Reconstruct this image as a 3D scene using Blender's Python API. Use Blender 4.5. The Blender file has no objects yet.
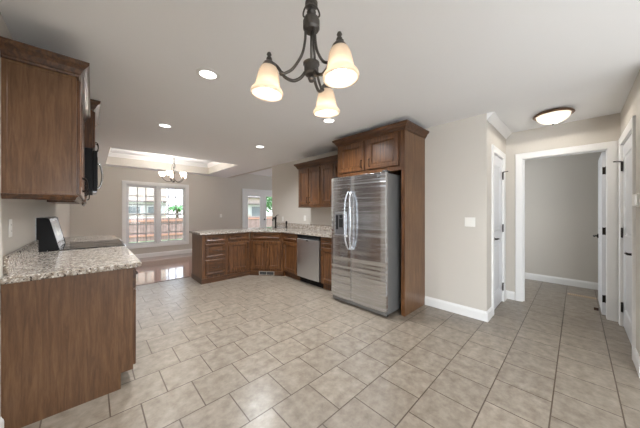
import bpy, bmesh, math, random
from mathutils import Vector, Matrix
random.seed(7)
PI = math.pi
SC = bpy.context.scene
COL = SC.collection

# ------------------------------------------------------------------ camera
cam = bpy.data.cameras.new('camera')
cam.sensor_width = 36.0
cam.lens = 242.0 / 640.0 * 36.0
cam.shift_y = -3.0 / 640.0
cam.clip_start = 0.02
cam.clip_end = 300
camo = bpy.data.objects.new('camera', cam)
COL.objects.link(camo)
camo.location = (0, 0, 1.30)
camo.rotation_euler = (PI / 2, 0, math.radians(46.7 - 90))
SC.camera = camo

# ------------------------------------------------------------------ exposure
SC.view_settings.view_transform = 'Standard'
SC.view_settings.look = 'None'
SC.view_settings.gamma = 1
SC.view_settings.use_curve_mapping = False
SC.view_settings.exposure = 1.03

# ------------------------------------------------------------------ world
W = bpy.data.worlds.new('sky')
SC.world = W
W.use_nodes = True
wn = W.node_tree.nodes; wl = W.node_tree.links
wn.clear()
wo = wn.new('ShaderNodeOutputWorld'); wb = wn.new('ShaderNodeBackground')
tc = wn.new('ShaderNodeTexCoord'); sp = wn.new('ShaderNodeSeparateXYZ'); cr = wn.new('ShaderNodeValToRGB')
wl.new(tc.outputs['Generated'], sp.inputs[0]); wl.new(sp.outputs['Z'], cr.inputs[0])
cr.color_ramp.elements[0].position = 0.0; cr.color_ramp.elements[0].color = (0.92, 0.95, 1.0, 1)
cr.color_ramp.elements[1].position = 0.6; cr.color_ramp.elements[1].color = (0.62, 0.78, 1.0, 1)
wl.new(cr.outputs[0], wb.inputs[0]); wl.new(wb.outputs[0], wo.inputs[0])
wb.inputs[1].default_value = 1.7

def light(name, kind, loc, energy, color=(1, 1, 1), rot=None, size=None, sizey=None, parent=None, target=None, **kw):
    l = bpy.data.lights.new(name, kind)
    l.energy = energy; l.color = color
    if kind == 'AREA':
        l.shape = 'RECTANGLE' if sizey else 'DISK'
        l.size = size
        if sizey: l.size_y = sizey
    elif kind in ('POINT', 'SPOT') and size: l.shadow_soft_size = size
    for k, v in kw.items(): setattr(l, k, v)
    o = bpy.data.objects.new(name, l); COL.objects.link(o)
    o.location = loc
    if rot: o.rotation_euler = rot
    if target is not None:
        o.rotation_euler = (Vector(target) - Vector(loc)).to_track_quat('-Z', 'Y').to_euler()
    if parent: o.parent = parent
    return o

sun = light('sun', 'SUN', (0, 0, 20), 1.9, (1, 0.95, 0.88), angle=math.radians(2), target=(-6, 9, 0))
# added area lamps as fill light, outside unseen windows put in for them
DAY = (0.90, 0.955, 1.0)
light('fill_lamp_back', 'AREA', (1.3, -3.22, 1.25), 14, DAY, rot=(PI / 2 - 0.5, 0, 0), size=2.5, sizey=1.8)
light('fill_lamp_side', 'AREA', (-0.60, -1.45, 1.25), 105, DAY, rot=(PI / 2 - 0.7, 0, -PI / 2), size=1.5, sizey=1.7)
light('fill_lamp_living', 'AREA', (8.22, 6.5, 1.4), 50, DAY, rot=(PI / 2, 0, PI / 2), size=1.8, sizey=1.5)
light('fill_lamp_back_hall', 'AREA', (5.3, 2.36, 1.4), 20, DAY, rot=(PI / 2, 0, PI), size=0.9, sizey=1.2)

# ------------------------------------------------------------------ materials
def mat(name):
    m = bpy.data.materials.new(name); m.use_nodes = True
    nt = m.node_tree
    b = nt.nodes['Principled BSDF']
    return m, nt, b

def srgb(r, g, b):
    f = lambda c: (c / 255 / 12.92) if c / 255 <= 0.04045 else ((c / 255 + 0.055) / 1.055) ** 2.4
    return (f(r), f(g), f(b), 1)

def simple(name, col, rough=0.5, metal=0.0, noise=0.0, nscale=8, bump=0.0, bscale=60, **kw):
    m, nt, b = mat(name)
    b.inputs['Roughness'].default_value = rough
    b.inputs['Metallic'].default_value = metal
    tcn = nt.nodes.new('ShaderNodeTexCoord')
    n = nt.nodes.new('ShaderNodeTexNoise'); n.inputs['Scale'].default_value = nscale; n.inputs['Detail'].default_value = 4
    nt.links.new(tcn.outputs['Object'], n.inputs['Vector'])
    mx = nt.nodes.new('ShaderNodeMix'); mx.data_type = 'RGBA'
    a = [c * (1 - noise) for c in col[:3]] + [1]; c2 = [min(1, c * (1 + noise)) for c in col[:3]] + [1]
    mx.inputs[6].default_value = a; mx.inputs[7].default_value = c2
    nt.links.new(n.outputs['Fac'], mx.inputs[0]); nt.links.new(mx.outputs[2], b.inputs['Base Color'])
    if bump:
        n2 = nt.nodes.new('ShaderNodeTexNoise'); n2.inputs['Scale'].default_value = bscale; n2.inputs['Detail'].default_value = 3
        nt.links.new(tcn.outputs['Object'], n2.inputs['Vector'])
        bp = nt.nodes.new('ShaderNodeBump'); bp.inputs['Strength'].default_value = bump; bp.inputs['Distance'].default_value = 0.002
        nt.links.new(n2.outputs['Fac'], bp.inputs['Height']); nt.links.new(bp.outputs[0], b.inputs['Normal'])
    for k, v in kw.items(): b.inputs[k].default_value = v
    return m

def wood(name, dark, mid, lightc, rough=0.34, scale=(14, 14, 1.1), coat=0.12):
    m, nt, b = mat(name); L = nt.links.new; N = nt.nodes.new
    t = N('ShaderNodeTexCoord'); mp = N('ShaderNodeMapping'); mp.inputs['Scale'].default_value = scale
    oi = N('ShaderNodeObjectInfo')
    L(t.outputs['Object'], mp.inputs['Vector'])
    L(oi.outputs['Random'], mp.inputs['Location'])
    n = N('ShaderNodeTexNoise'); n.inputs['Scale'].default_value = 3.0; n.inputs['Detail'].default_value = 6; n.inputs['Roughness'].default_value = 0.6; n.inputs['Distortion'].default_value = 0.6
    L(mp.outputs[0], n.inputs['Vector'])
    n2 = N('ShaderNodeTexNoise'); n2.inputs['Scale'].default_value = 22; n2.inputs['Detail'].default_value = 3
    L(mp.outputs[0], n2.inputs['Vector'])
    n3 = N('ShaderNodeTexNoise'); n3.inputs['Scale'].default_value = 1.7; n3.inputs['Detail'].default_value = 2
    L(t.outputs['Object'], n3.inputs['Vector'])
    ma = N('ShaderNodeMath'); ma.operation = 'MULTIPLY_ADD'; ma.inputs[1].default_value = 0.22
    L(n2.outputs['Fac'], ma.inputs[0]); L(n.outputs['Fac'], ma.inputs[2])
    mb = N('ShaderNodeMath'); mb.operation = 'MULTIPLY_ADD'; mb.inputs[1].default_value = 0.35
    L(n3.outputs['Fac'], mb.inputs[0]); L(ma.outputs[0], mb.inputs[2])
    r = N('ShaderNodeValToRGB'); e = r.color_ramp.elements
    e[0].position = 0.52; e[0].color = dark; e[1].position = 1.0; e[1].color = lightc
    x = e.new(0.76); x.color = mid
    L(mb.outputs[0], r.inputs[0]); L(r.outputs[0], b.inputs['Base Color'])
    b.inputs['Roughness'].default_value = rough
    b.inputs['Coat Weight'].default_value = coat; b.inputs['Coat Roughness'].default_value = 0.2
    bp = N('ShaderNodeBump'); bp.inputs['Strength'].default_value = 0.12; bp.inputs['Distance'].default_value = 0.001
    L(n2.outputs['Fac'], bp.inputs['Height']); L(bp.outputs[0], b.inputs['Normal'])
    return m

M = {}
M['wood'] = wood('stained_maple', srgb(52, 30, 16), srgb(86, 54, 30), srgb(128, 86, 50))
M['wood_h'] = wood('stained_maple_horizontal', srgb(42, 25, 13), srgb(74, 46, 25), srgb(110, 72, 40), scale=(1.1, 14, 14))
M['wood_panel'] = wood('stained_maple_panel', srgb(84, 56, 34), srgb(104, 73, 47), srgb(124, 91, 61), scale=(18, 18, 1.4), rough=0.38)
M['wood_dark'] = simple('dark_brown_wood', srgb(60, 38, 27), 0.5, noise=0.15)  # even dark brown with slight noise, used on the floor wedge
M['wall'] = simple('wall_paint', srgb(204, 198, 189), 0.75, noise=0.015, nscale=3, bump=0.12, bscale=220)
M['ceiling'] = simple('ceiling_paint', srgb(243, 243, 243), 0.85, noise=0.012, nscale=2, bump=0.2, bscale=130)
M['trim'] = simple('white_trim_paint', srgb(236, 235, 233), 0.35, noise=0.01)
M['door'] = simple('white_door_paint', srgb(222, 223, 226), 0.3, noise=0.01)
M['vinyl'] = simple('white_vinyl', srgb(228, 228, 228), 0.35, noise=0.01)
M['muntin'] = simple('backlit_white_muntin', srgb(172, 172, 174), 0.5)  # white grilles; their backlit shade is put into this greyer colour
M['plate'] = simple('white_plastic', srgb(240, 238, 232), 0.3)
M['bronze'] = simple('dark_bronze', srgb(48, 42, 38), 0.38, metal=0.85, noise=0.25, nscale=40)
M['rustbronze'] = simple('brown_bronze', srgb(104, 78, 58), 0.35, metal=0.7, noise=0.15, nscale=30)
M['iron'] = simple('weathered_pewter', srgb(92, 88, 84), 0.42, metal=0.8, noise=0.35, nscale=60)
M['black'] = simple('black_enamel', srgb(16, 16, 18), 0.5, noise=0.1)
M['black'].node_tree.nodes['Principled BSDF'].inputs['Specular IOR Level'].default_value = 0.25
M['blackplastic'] = simple('black_plastic', srgb(28, 28, 29), 0.5, noise=0.1)
M['glassblack'] = simple('black_ceramic_glass', srgb(14, 14, 15), 0.06)
M['slot'] = simple('dark_slot', srgb(60, 56, 52), 0.6)
M['rubber'] = simple('grey_rubber', srgb(90, 90, 90), 0.7)
M['chrome'] = simple('chrome', srgb(215, 215, 215), 0.15, metal=1.0)
M['concrete'] = simple('concrete', srgb(170, 168, 162), 0.8, noise=0.1)
M['bluewhite'] = simple('white_siding', srgb(206, 203, 200), 0.6, noise=0.03)
M['leaf'] = simple('green_leaves', srgb(92, 142, 78), 0.5, noise=0.4, nscale=12)
M['bark'] = simple('bark', srgb(120, 100, 80), 0.8, noise=0.3, nscale=20)
M['roof'] = simple('roof_shingle', srgb(120, 110, 105), 0.8, noise=0.2, nscale=10)
M['grass'] = simple('grass', srgb(136, 152, 110), 0.9, noise=0.35, nscale=6)

def stainless(name='brushed_stainless', wave=0.5, rough=0.24):
    m, nt, b = mat(name); L = nt.links.new; N = nt.nodes.new
    t = N('ShaderNodeTexCoord')
    mp = N('ShaderNodeMapping'); mp.inputs['Scale'].default_value = (0.25, 0.25, 8.0); L(t.outputs['Object'], mp.inputs[0])
    n = N('ShaderNodeTexNoise'); n.inputs['Scale'].default_value = 1.6; n.inputs['Detail'].default_value = 1.5; L(mp.outputs[0], n.inputs['Vector'])
    mp2 = N('ShaderNodeMapping'); mp2.inputs['Scale'].default_value = (3, 3, 400); L(t.outputs['Object'], mp2.inputs[0])
    n2 = N('ShaderNodeTexNoise'); n2.inputs['Scale'].default_value = 1.0; n2.inputs['Detail'].default_value = 2; L(mp2.outputs[0], n2.inputs['Vector'])
    b.inputs['Base Color'].default_value = srgb(222, 226, 231); b.inputs['Metallic'].default_value = 1.0
    mr = N('ShaderNodeMapRange'); mr.inputs[3].default_value = rough - 0.05; mr.inputs[4].default_value = rough + 0.1
    L(n2.outputs['Fac'], mr.inputs[0]); L(mr.outputs[0], b.inputs['Roughness'])
    bp = N('ShaderNodeBump'); bp.inputs['Strength'].default_value = wave; bp.inputs['Distance'].default_value = 0.02
    L(n.outputs['Fac'], bp.inputs['Height']); L(bp.outputs[0], b.inputs['Normal'])
    return m
M['steel'] = stainless(wave=0.62, rough=0.22)
M['steel_plain'] = stainless('stainless_trim', 0.0, 0.25)
M['fridge_side'] = simple('grey_painted_steel', srgb(128, 127, 126), 0.4, metal=0.3, noise=0.04)

def granite():
    m, nt, b = mat('granite'); L = nt.links.new; N = nt.nodes.new
    t = N('ShaderNodeTexCoord')
    n = N('ShaderNodeTexNoise'); n.inputs['Scale'].default_value = 38; n.inputs['Detail'].default_value = 5; n.inputs['Roughness'].default_value = 0.65
    L(t.outputs['Object'], n.inputs['Vector'])
    r = N('ShaderNodeValToRGB'); e = r.color_ramp.elements
    e[0].position = 0.34; e[0].color = srgb(124, 110, 96); e[1].position = 0.64; e[1].color = srgb(202, 195, 186)
    x = e.new(0.48); x.color = srgb(164, 152, 139)
    L(n.outputs['Fac'], r.inputs[0])
    v = N('ShaderNodeTexVoronoi'); v.inputs['Scale'].default_value = 120; L(t.outputs['Object'], v.inputs['Vector'])
    n2 = N('ShaderNodeTexNoise'); n2.inputs['Scale'].default_value = 72; n2.inputs['Detail'].default_value = 3; L(t.outputs['Object'], n2.inputs['Vector'])
    r2 = N('ShaderNodeValToRGB'); r2.color_ramp.elements[0].position = 0.555; r2.color_ramp.elements[1].position = 0.63
    L(n2.outputs['Fac'], r2.inputs[0])
    mx = N('ShaderNodeMix'); mx.data_type = 'RGBA'; L(r2.outputs[0], mx.inputs[0]); L(r.outputs[0], mx.inputs[6]); mx.inputs[7].default_value = srgb(70, 60, 55)
    r3 = N('ShaderNodeValToRGB'); r3.color_ramp.elements[0].position = 0.75; r3.color_ramp.elements[1].position = 0.85
    L(v.outputs['Color'], r3.inputs[0])
    mx2 = N('ShaderNodeMix'); mx2.data_type = 'RGBA'; L(r3.outputs[0], mx2.inputs[0]); L(mx.outputs[2], mx2.inputs[6]); mx2.inputs[7].default_value = srgb(226, 221, 212)
    L(mx2.outputs[2], b.inputs['Base Color'])
    b.inputs['Roughness'].default_value = 0.10
    return m
M['granite'] = granite()

def tile():
    m, nt, b = mat('floor_tile'); L = nt.links.new; N = nt.nodes.new
    t = N('ShaderNodeTexCoord')
    mp = N('ShaderNodeMapping'); mp.inputs['Location'].default_value = (-1.18 + 0.313 * 40, -0.115 + 0.317 * 40, 0)
    L(t.outputs['Object'], mp.inputs[0])
    br = N('ShaderNodeTexBrick')
    br.offset = 0.5; br.offset_frequency = 2; br.squash = 1.0
    br.inputs['Scale'].default_value = 1.0; br.inputs['Brick Width'].default_value = 0.313; br.inputs['Row Height'].default_value = 0.317
    br.inputs['Mortar Size'].default_value = 0.0042; br.inputs['Mortar Smooth'].default_value = 0.2; br.inputs['Bias'].default_value = 0
    br.inputs['Color1'].default_value = (0.88, 0.88, 0.88, 1); br.inputs['Color2'].default_value = (1, 1, 1, 1)
    L(mp.outputs[0], br.inputs['Vector'])
    n = N('ShaderNodeTexNoise'); n.inputs['Scale'].default_value = 13; n.inputs['Detail'].default_value = 8; n.inputs['Roughness'].default_value = 0.65
    L(t.outputs['Object'], n.inputs['Vector'])
    r = N('ShaderNodeValToRGB'); e = r.color_ramp.elements
    e[0].position = 0.3; e[0].color = srgb(118, 107, 94); e[1].position = 0.7; e[1].color = srgb(158, 147, 133)
    L(n.outputs['Fac'], r.inputs[0])
    mu = N('ShaderNodeMix'); mu.data_type = 'RGBA'; mu.blend_type = 'MULTIPLY'; mu.inputs[0].default_value = 1.0
    L(r.outputs[0], mu.inputs[6]); L(br.outputs['Color'], mu.inputs[7])
    mx = N('ShaderNodeMix'); mx.data_type = 'RGBA'
    L(br.outputs['Fac'], mx.inputs[0]); L(mu.outputs[2], mx.inputs[6]); mx.inputs[7].default_value = srgb(84, 70, 58)
    L(mx.outputs[2], b.inputs['Base Color'])
    b.inputs['Roughness'].default_value = 0.28
    mr = N('ShaderNodeMath'); mr.operation = 'MULTIPLY_ADD'; mr.inputs[1].default_value = -1.0; mr.inputs[2].default_value = 1.0
    L(br.outputs['Fac'], mr.inputs[0])
    ma = N('ShaderNodeMath'); ma.operation = 'MULTIPLY_ADD'; ma.inputs[1].default_value = 0.25
    L(n.outputs['Fac'], ma.inputs[0]); L(mr.outputs[0], ma.inputs[2])
    bp = N('ShaderNodeBump'); bp.inputs['Strength'].default_value = 0.35; bp.inputs['Distance'].default_value = 0.003
    L(ma.outputs[0], bp.inputs['Height']); L(bp.outputs[0], b.inputs['Normal'])
    return m
M['tile'] = tile()

def planks(name, c1, c2, gap, w, l, rough, vertical=False):
    m, nt, b = mat(name); L = nt.links.new; N = nt.nodes.new
    t = N('ShaderNodeTexCoord'); mp = N('ShaderNodeMapping')
    if vertical: mp.inputs['Rotation'].default_value = (PI / 2, 0, 0)
    L(t.outputs['Object'], mp.inputs[0])
    br = N('ShaderNodeTexBrick'); br.offset = 0.37
    br.inputs['Scale'].default_value = 1.0; br.inputs['Brick Width'].default_value = l; br.inputs['Row Height'].default_value = w
    br.inputs['Mortar Size'].default_value = gap[0]; br.inputs['Color1'].default_value = c1; br.inputs['Color2'].default_value = c2
    br.inputs['Mortar'].default_value = gap[1]
    L(mp.outputs[0], br.inputs['Vector'])
    n = N('ShaderNodeTexNoise'); n.inputs['Scale'].default_value = 5; n.inputs['Detail'].default_value = 5
    L(mp.outputs[0], n.inputs['Vector'])
    mu = N('ShaderNodeMix'); mu.data_type = 'RGBA'; mu.blend_type = 'OVERLAY'; mu.inputs[0].default_value = 0.5
    L(br.outputs['Color'], mu.inputs[6]); L(n.outputs['Fac'], mu.inputs[7])
    L(mu.outputs[2], b.inputs['Base Color']); b.inputs['Roughness'].default_value = rough
    return m
M['floorwood'] = planks('red_oak_floor', srgb(134, 84, 62), srgb(152, 98, 72), (0.0012, srgb(60, 34, 24)), 0.083, 1.1, 0.12)
M['floorwood'].node_tree.nodes['Principled BSDF'].inputs['Coat Weight'].default_value = 1.0
M['floorwood'].node_tree.nodes['Principled BSDF'].inputs['Coat Roughness'].default_value = 0.08
M['fence'] = planks('cedar_fence', srgb(148, 124, 117), srgb(162, 137, 130), (0.008, srgb(104, 84, 78)), 1.9, 0.14, 0.8, True)
M['brickwall'] = planks('house_brick', srgb(196, 170, 152), srgb(214, 190, 172), (0.012, srgb(205, 200, 192)), 0.075, 0.22, 0.85, True)

def window_glass():
    m = bpy.data.materials.new('window_glass'); m.use_nodes = True; nt = m.node_tree; nt.nodes.clear()
    o = nt.nodes.new('ShaderNodeOutputMaterial'); t = nt.nodes.new('ShaderNodeBsdfTransparent'); g = nt.nodes.new('ShaderNodeBsdfGlossy')
    g.inputs['Roughness'].default_value = 0.02; f = nt.nodes.new('ShaderNodeFresnel'); f.inputs[0].default_value = 1.45
    mx = nt.nodes.new('ShaderNodeMixShader')
    nt.links.new(f.outputs[0], mx.inputs[0]); nt.links.new(t.outputs[0], mx.inputs[1]); nt.links.new(g.outputs[0], mx.inputs[2])
    nt.links.new(mx.outputs[0], o.inputs[0]); return m
M['glass'] = window_glass()

def emis(name, col, s):
    m = bpy.data.materials.new(name); m.use_nodes = True; nt = m.node_tree; nt.nodes.clear()
    o = nt.nodes.new('ShaderNodeOutputMaterial'); e = nt.nodes.new('ShaderNodeEmission'); e.inputs[0].default_value = col; e.inputs[1].default_value = s
    nt.links.new(e.outputs[0], o.inputs[0]); return m
M['can_glow'] = emis('lit_lens', (1, 0.97, 0.92, 1), 3.0)
M['bulb'] = emis('lit_bulb', (1, 0.88, 0.72, 1), 3.0)

def shade_glass(name, col, em, ecol, trans=0.1):
    m, nt, b = mat(name); N = nt.nodes.new; L = nt.links.new
    nt.nodes.remove(b); o = [n for n in nt.nodes if n.type == 'OUTPUT_MATERIAL'][0]
    d = N('ShaderNodeBsdfDiffuse'); d.inputs[0].default_value = col
    t = N('ShaderNodeBsdfTranslucent'); t.inputs[0].default_value = col
    g = N('ShaderNodeBsdfGlossy'); g.inputs['Roughness'].default_value = 0.25
    tcn = N('ShaderNodeTexCoord'); n = N('ShaderNodeTexNoise'); n.inputs['Scale'].default_value = 16; n.inputs['Detail'].default_value = 4
    L(tcn.outputs['Object'], n.inputs['Vector'])
    mr = N('ShaderNodeMapRange'); mr.inputs[3].default_value = em * 0.82; mr.inputs[4].default_value = em * 1.18; L(n.outputs['Fac'], mr.inputs[0])
    e = N('ShaderNodeEmission'); e.inputs[0].default_value = ecol; L(mr.outputs[0], e.inputs[1])
    m1 = N('ShaderNodeMixShader'); m1.inputs[0].default_value = 0.6; L(d.outputs[0], m1.inputs[1]); L(t.outputs[0], m1.inputs[2])
    m2 = N('ShaderNodeMixShader'); m2.inputs[0].default_value = 0.05; L(m1.outputs[0], m2.inputs[1]); L(g.outputs[0], m2.inputs[2])
    tr = N('ShaderNodeBsdfTransparent'); tr.inputs[0].default_value = (1, 0.9, 0.8, 1); m3 = N('ShaderNodeMixShader'); m3.inputs[0].default_value = trans
    L(m2.outputs[0], m3.inputs[1]); L(tr.outputs[0], m3.inputs[2]); m2 = m3
    a = N('ShaderNodeAddShader'); L(m2.outputs[0], a.inputs[0]); L(e.outputs[0], a.inputs[1]); L(a.outputs[0], o.inputs[0])
    return m
M['shade'] = shade_glass('frosted_alabaster_glass', (0.36, 0.315, 0.26, 1), 0.16, (1, 0.78, 0.58, 1))
M['shade_white'] = shade_glass('frosted_white_glass', (0.8, 0.74, 0.66, 1), 0.35, (1, 0.92, 0.8, 1))

M['dome_glass'] = shade_glass('frosted_dome_glass', (0.5, 0.45, 0.38, 1), 0.32, (1, 0.88, 0.72, 1), 0.0)
# ------------------------------------------------------------------ mesh helpers
def link(name, bm, m, parent=None, world=False, smooth=False, bevel=0.0, bseg=2):
    bmesh.ops.recalc_face_normals(bm, faces=bm.faces)
    me = bpy.data.meshes.new(name); bm.to_mesh(me); bm.free()
    o = bpy.data.objects.new(name, me); COL.objects.link(o)
    me.materials.append(m)
    if parent is not None:
        if world:
            r = parent
            mw = Matrix.Identity(4)
            while r is not None:
                mw = Matrix.Translation(r.location) @ r.rotation_euler.to_matrix().to_4x4() @ mw
                r = r.parent
            me.transform(mw.inverted())
        o.parent = parent
    if smooth:
        for p in me.polygons: p.use_smooth = True
    if bevel:
        md = o.modifiers.new('bevel', 'BEVEL'); md.width = bevel; md.segments = bseg; md.limit_method = 'ANGLE'; md.angle_limit = math.radians(40)
    return o

def box(bm, x0, x1, y0, y1, z0, z1, mtx=None):
    v = [bm.verts.new((x, y, z)) for x in (x0, x1) for y in (y0, y1) for z in (z0, z1)]
    for f in ((0, 1, 3, 2), (4, 6, 7, 5), (0, 4, 5, 1), (2, 3, 7, 6), (0, 2, 6, 4), (1, 5, 7, 3)):
        bm.faces.new([v[i] for i in f])
    if mtx is not None: bmesh.ops.transform(bm, matrix=mtx, verts=v)
    return v

def B(*boxes):
    bm = bmesh.new()
    for b in boxes: box(bm, *b)
    return bm

def prism(pts, z0, z1, bm=None, axis='z'):
    bm = bm or bmesh.new()
    f = {'z': lambda a, b, c: (a, b, c), 'y': lambda a, b, c: (a, c, b), 'x': lambda a, b, c: (c, a, b)}[axis]
    lo = [bm.verts.new(f(p[0], p[1], z0)) for p in pts]; hi = [bm.verts.new(f(p[0], p[1], z1)) for p in pts]
    bm.faces.new(lo[::-1]); bm.faces.new(hi)
    n = len(pts)
    for i in range(n): bm.faces.new((lo[i], lo[(i + 1) % n], hi[(i + 1) % n], hi[i]))
    return bm

def lathe(prof, seg=24, bm=None, center=(0, 0, 0), mtx=None):
    bm = bm or bmesh.new(); rings = []; new = []
    for r, z in prof:
        if r < 1e-5:
            v = bm.verts.new((0, 0, z)); rings.append([v]); new.append(v)
        else:
            ring = [bm.verts.new((r * math.cos(2 * PI * i / seg), r * math.sin(2 * PI * i / seg), z)) for i in range(seg)]
            rings.append(ring); new += ring
    for a, b in zip(rings, rings[1:]):
        for i in range(seg):
            j = (i + 1) % seg
            if len(a) == 1 and len(b) == 1: continue
            if len(a) == 1: bm.faces.new((a[0], b[i], b[j]))
            elif len(b) == 1: bm.faces.new((a[i], b[0], a[j]))
            else: bm.faces.new((a[i], b[i], b[j], a[j]))
    if mtx is not None: bmesh.ops.transform(bm, matrix=mtx, verts=new)
    bmesh.ops.translate(bm, vec=center, verts=new)
    return bm

def tube(pts, r, seg=10, bm=None, closed=False):
    bm = bm or bmesh.new(); pts = [Vector(p) for p in pts]; n = len(pts); rings = []
    rad = r if isinstance(r, (list, tuple)) else [r] * n
    up = None
    for i in range(n):
        if closed: t = (pts[(i + 1) % n] - pts[i - 1]).normalized()
        else: t = (pts[min(i + 1, n - 1)] - pts[max(i - 1, 0)]).normalized()
        if up is None: up = Vector((0, 0, 1)) if abs(t.z) < 0.9 else Vector((1, 0, 0))
        a = t.cross(up).normalized(); b2 = a.cross(t).normalized(); up = b2
        rings.append([bm.verts.new(pts[i] + rad[i] * (math.cos(2 * PI * k / seg) * a + math.sin(2 * PI * k / seg) * b2)) for k in range(seg)])
    rng = range(n) if closed else range(n - 1)
    for i in rng:
        A, C = rings[i], rings[(i + 1) % n]
        for k in range(seg): bm.faces.new((A[k], A[(k + 1) % seg], C[(k + 1) % seg], C[k]))
    if not closed: bm.faces.new(rings[0][::-1]); bm.faces.new(rings[-1])
    return bm

def smoothpath(pts, sub=6):
    P = [Vector(p) for p in pts]; out = []
    for i in range(len(P) - 1):
        p0, p1, p2, p3 = P[max(i - 1, 0)], P[i], P[i + 1], P[min(i + 2, len(P) - 1)]
        for k in range(sub):
            t = k / sub
            out.append(0.5 * ((2 * p1) + (-p0 + p2) * t + (2 * p0 - 5 * p1 + 4 * p2 - p3) * t * t + (-p0 + 3 * p1 - 3 * p2 + p3) * t ** 3))
    out.append(P[-1]); return out

def sweep(path, prof, mapf=lambda a, b, c: (a, b, c), bm=None, closed=False):
    """path: 2D polyline; prof: list of (out, h) with out measured to the left of the path direction"""
    bm = bm or bmesh.new(); P = [Vector(p) for p in path]; n = len(P); rings = []
    for i in range(n):
        d0 = (P[i] - P[i - 1]).normalized() if (i > 0 or closed) else (P[1] - P[0]).normalized()
        d1 = (P[(i + 1) % n] - P[i]).normalized() if (i < n - 1 or closed) else d0
        n0 = Vector((-d0.y, d0.x)); n1 = Vector((-d1.y, d1.x)); mi = (n0 + n1)
        mi = mi.normalized(); mi = mi / max(0.2, mi.dot(n0))
        rings.append([bm.verts.new(mapf(P[i].x + mi.x * o, P[i].y + mi.y * o, h)) for o, h in prof])
    k = len(prof)
    for i in (range(n) if closed else range(n - 1)):
        A, C = rings[i], rings[(i + 1) % n]
        for j in range(k): bm.faces.new((A[j], A[(j + 1) % k], C[(j + 1) % k], C[j]))
    if not closed: bm.faces.new(rings[0]); bm.faces.new(rings[-1][::-1])
    return bm

def loops(bm, x0, x1, z0, z1, seq, ysign=1):
    """nested rectangles (inset, y) from the back outline to the centre, closed at both ends"""
    R = []
    for ins, y in seq:
        R.append([bm.verts.new(c) for c in ((x0 + ins, y, z0 + ins), (x1 - ins, y, z0 + ins), (x1 - ins, y, z1 - ins), (x0 + ins, y, z1 - ins))])
    for a, b in zip(R, R[1:]):
        for i in range(4): bm.faces.new((a[i], a[(i + 1) % 4], b[(i + 1) % 4], b[i]))
    bm.faces.new(R[0][::-1]); bm.faces.new(R[-1])

def thing(name, label, cat, loc=(0, 0, 0), rz=0, group=None):
    o = bpy.data.objects.new(name, None); COL.objects.link(o)
    o.location = loc; o.rotation_euler = (0, 0, rz); o.empty_display_size = 0.1
    o['label'] = label; o['category'] = cat
    if group: o['group'] = group
    return o
def tag(o, label, cat, group=None):
    o['label'] = label; o['category'] = cat
    if group: o['group'] = group
    return o
def struct(name, bm, m, parent=None, **kw):
    o = link(name, bm, m, parent, **kw)
    if parent is None: o['kind'] = 'structure'
    return o
def dup(root, loc, rz=None, label=None, group=None):
    r = root.copy(); COL.objects.link(r); r.location = loc
    if rz is not None: r.rotation_euler = (0, 0, rz)
    if label: r['label'] = label
    if group: r['group'] = group
    for ch in list(root.children):
        c = ch.copy(); COL.objects.link(c); c.parent = r
        for g in ch.children:
            d = g.copy(); COL.objects.link(d); d.parent = c
    return r

# ------------------------------------------------------------------ room shell
CZ = 2.45; XL = -0.385; XW = 3.38; YF = 8.27; YB = -3.0
Z0 = 0.0; HX = 4.5; RY = -0.35; CY = 0.728; BX = 6.07
struct('floor', B((XL - 0.12, BX + 0.12, YB - 0.12, 5.25, -0.1, 0)), M['tile'])
struct('floor_dining', B((XL - 0.12, 8.12, 5.25, YF + 0.12, -0.1, 0)), M['floorwood'])
struct('floor_living', B((BX + 0.12, 8.12, 2.4, 5.25, -0.1, 0)), M['floorwood'])
struct('trim_floor_threshold', B((XL, 1.40, 5.235, 5.275, 0, 0.006)), M['wood_h'])

# left wall with an unseen window opening put in for the fill light
struct('wall_left', B((XL - 0.12, XL, -0.7, YF, 0, 2.9), (XL - 0.12, XL, YB, -2.2, 0, 2.9), (XL - 0.12, XL, -2.2, -0.7, 0, 0.4), (XL - 0.12, XL, -2.2, -0.7, 2.1, 2.9)), M['wall'])
struct('wall_back', B((XL - 0.12, 0.05, YB - 0.12, YB, 0, 2.9), (2.55, 3.2, YB - 0.12, YB, 0, 2.9), (0.05, 2.55, YB - 0.12, YB, 0, 0.35), (0.05, 2.55, YB - 0.12, YB, 2.15, 2.9)), M['wall'])
# far wall: opening for window_1 and for the french door
WX0, WX1, WZ0, WZ1 = 0.66, 2.11, 0.36, 2.03
FX0, FX1, FZ1 = 4.02, 5.62, 2.03
struct('wall_far', B((XL - 0.12, WX0, YF, YF + 0.12, 0, 2.9), (WX0, WX1, YF, YF + 0.12, 0, WZ0), (WX0, WX1, YF, YF + 0.12, WZ1, 2.9),
                     (WX1, FX0, YF, YF + 0.12, 0, 2.9), (FX0, FX1, YF, YF + 0.12, FZ1, 2.9), (FX1, 8.12, YF, YF + 0.12, 0, 2.9)), M['wall'])
struct('wall_fridge', B((XW, XW + 0.12, CY, 5.39, 0, 2.9)), M['wall'])
struct('wall_header', B((XW, XW + 0.12, 5.39, YF, CZ, 2.9)), M['wall'])
# closet wall (door_1 opening) 
D1a, D1b, DH = 3.70, 4.30, 2.045
struct('wall_closet', B((XW + 0.12, D1a, CY, CY + 0.12, 0, 2.9), (D1b, HX, CY, CY + 0.12, 0, 2.9), (D1a, D1b, CY, CY + 0.12, DH, 2.9)), M['wall'])
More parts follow.
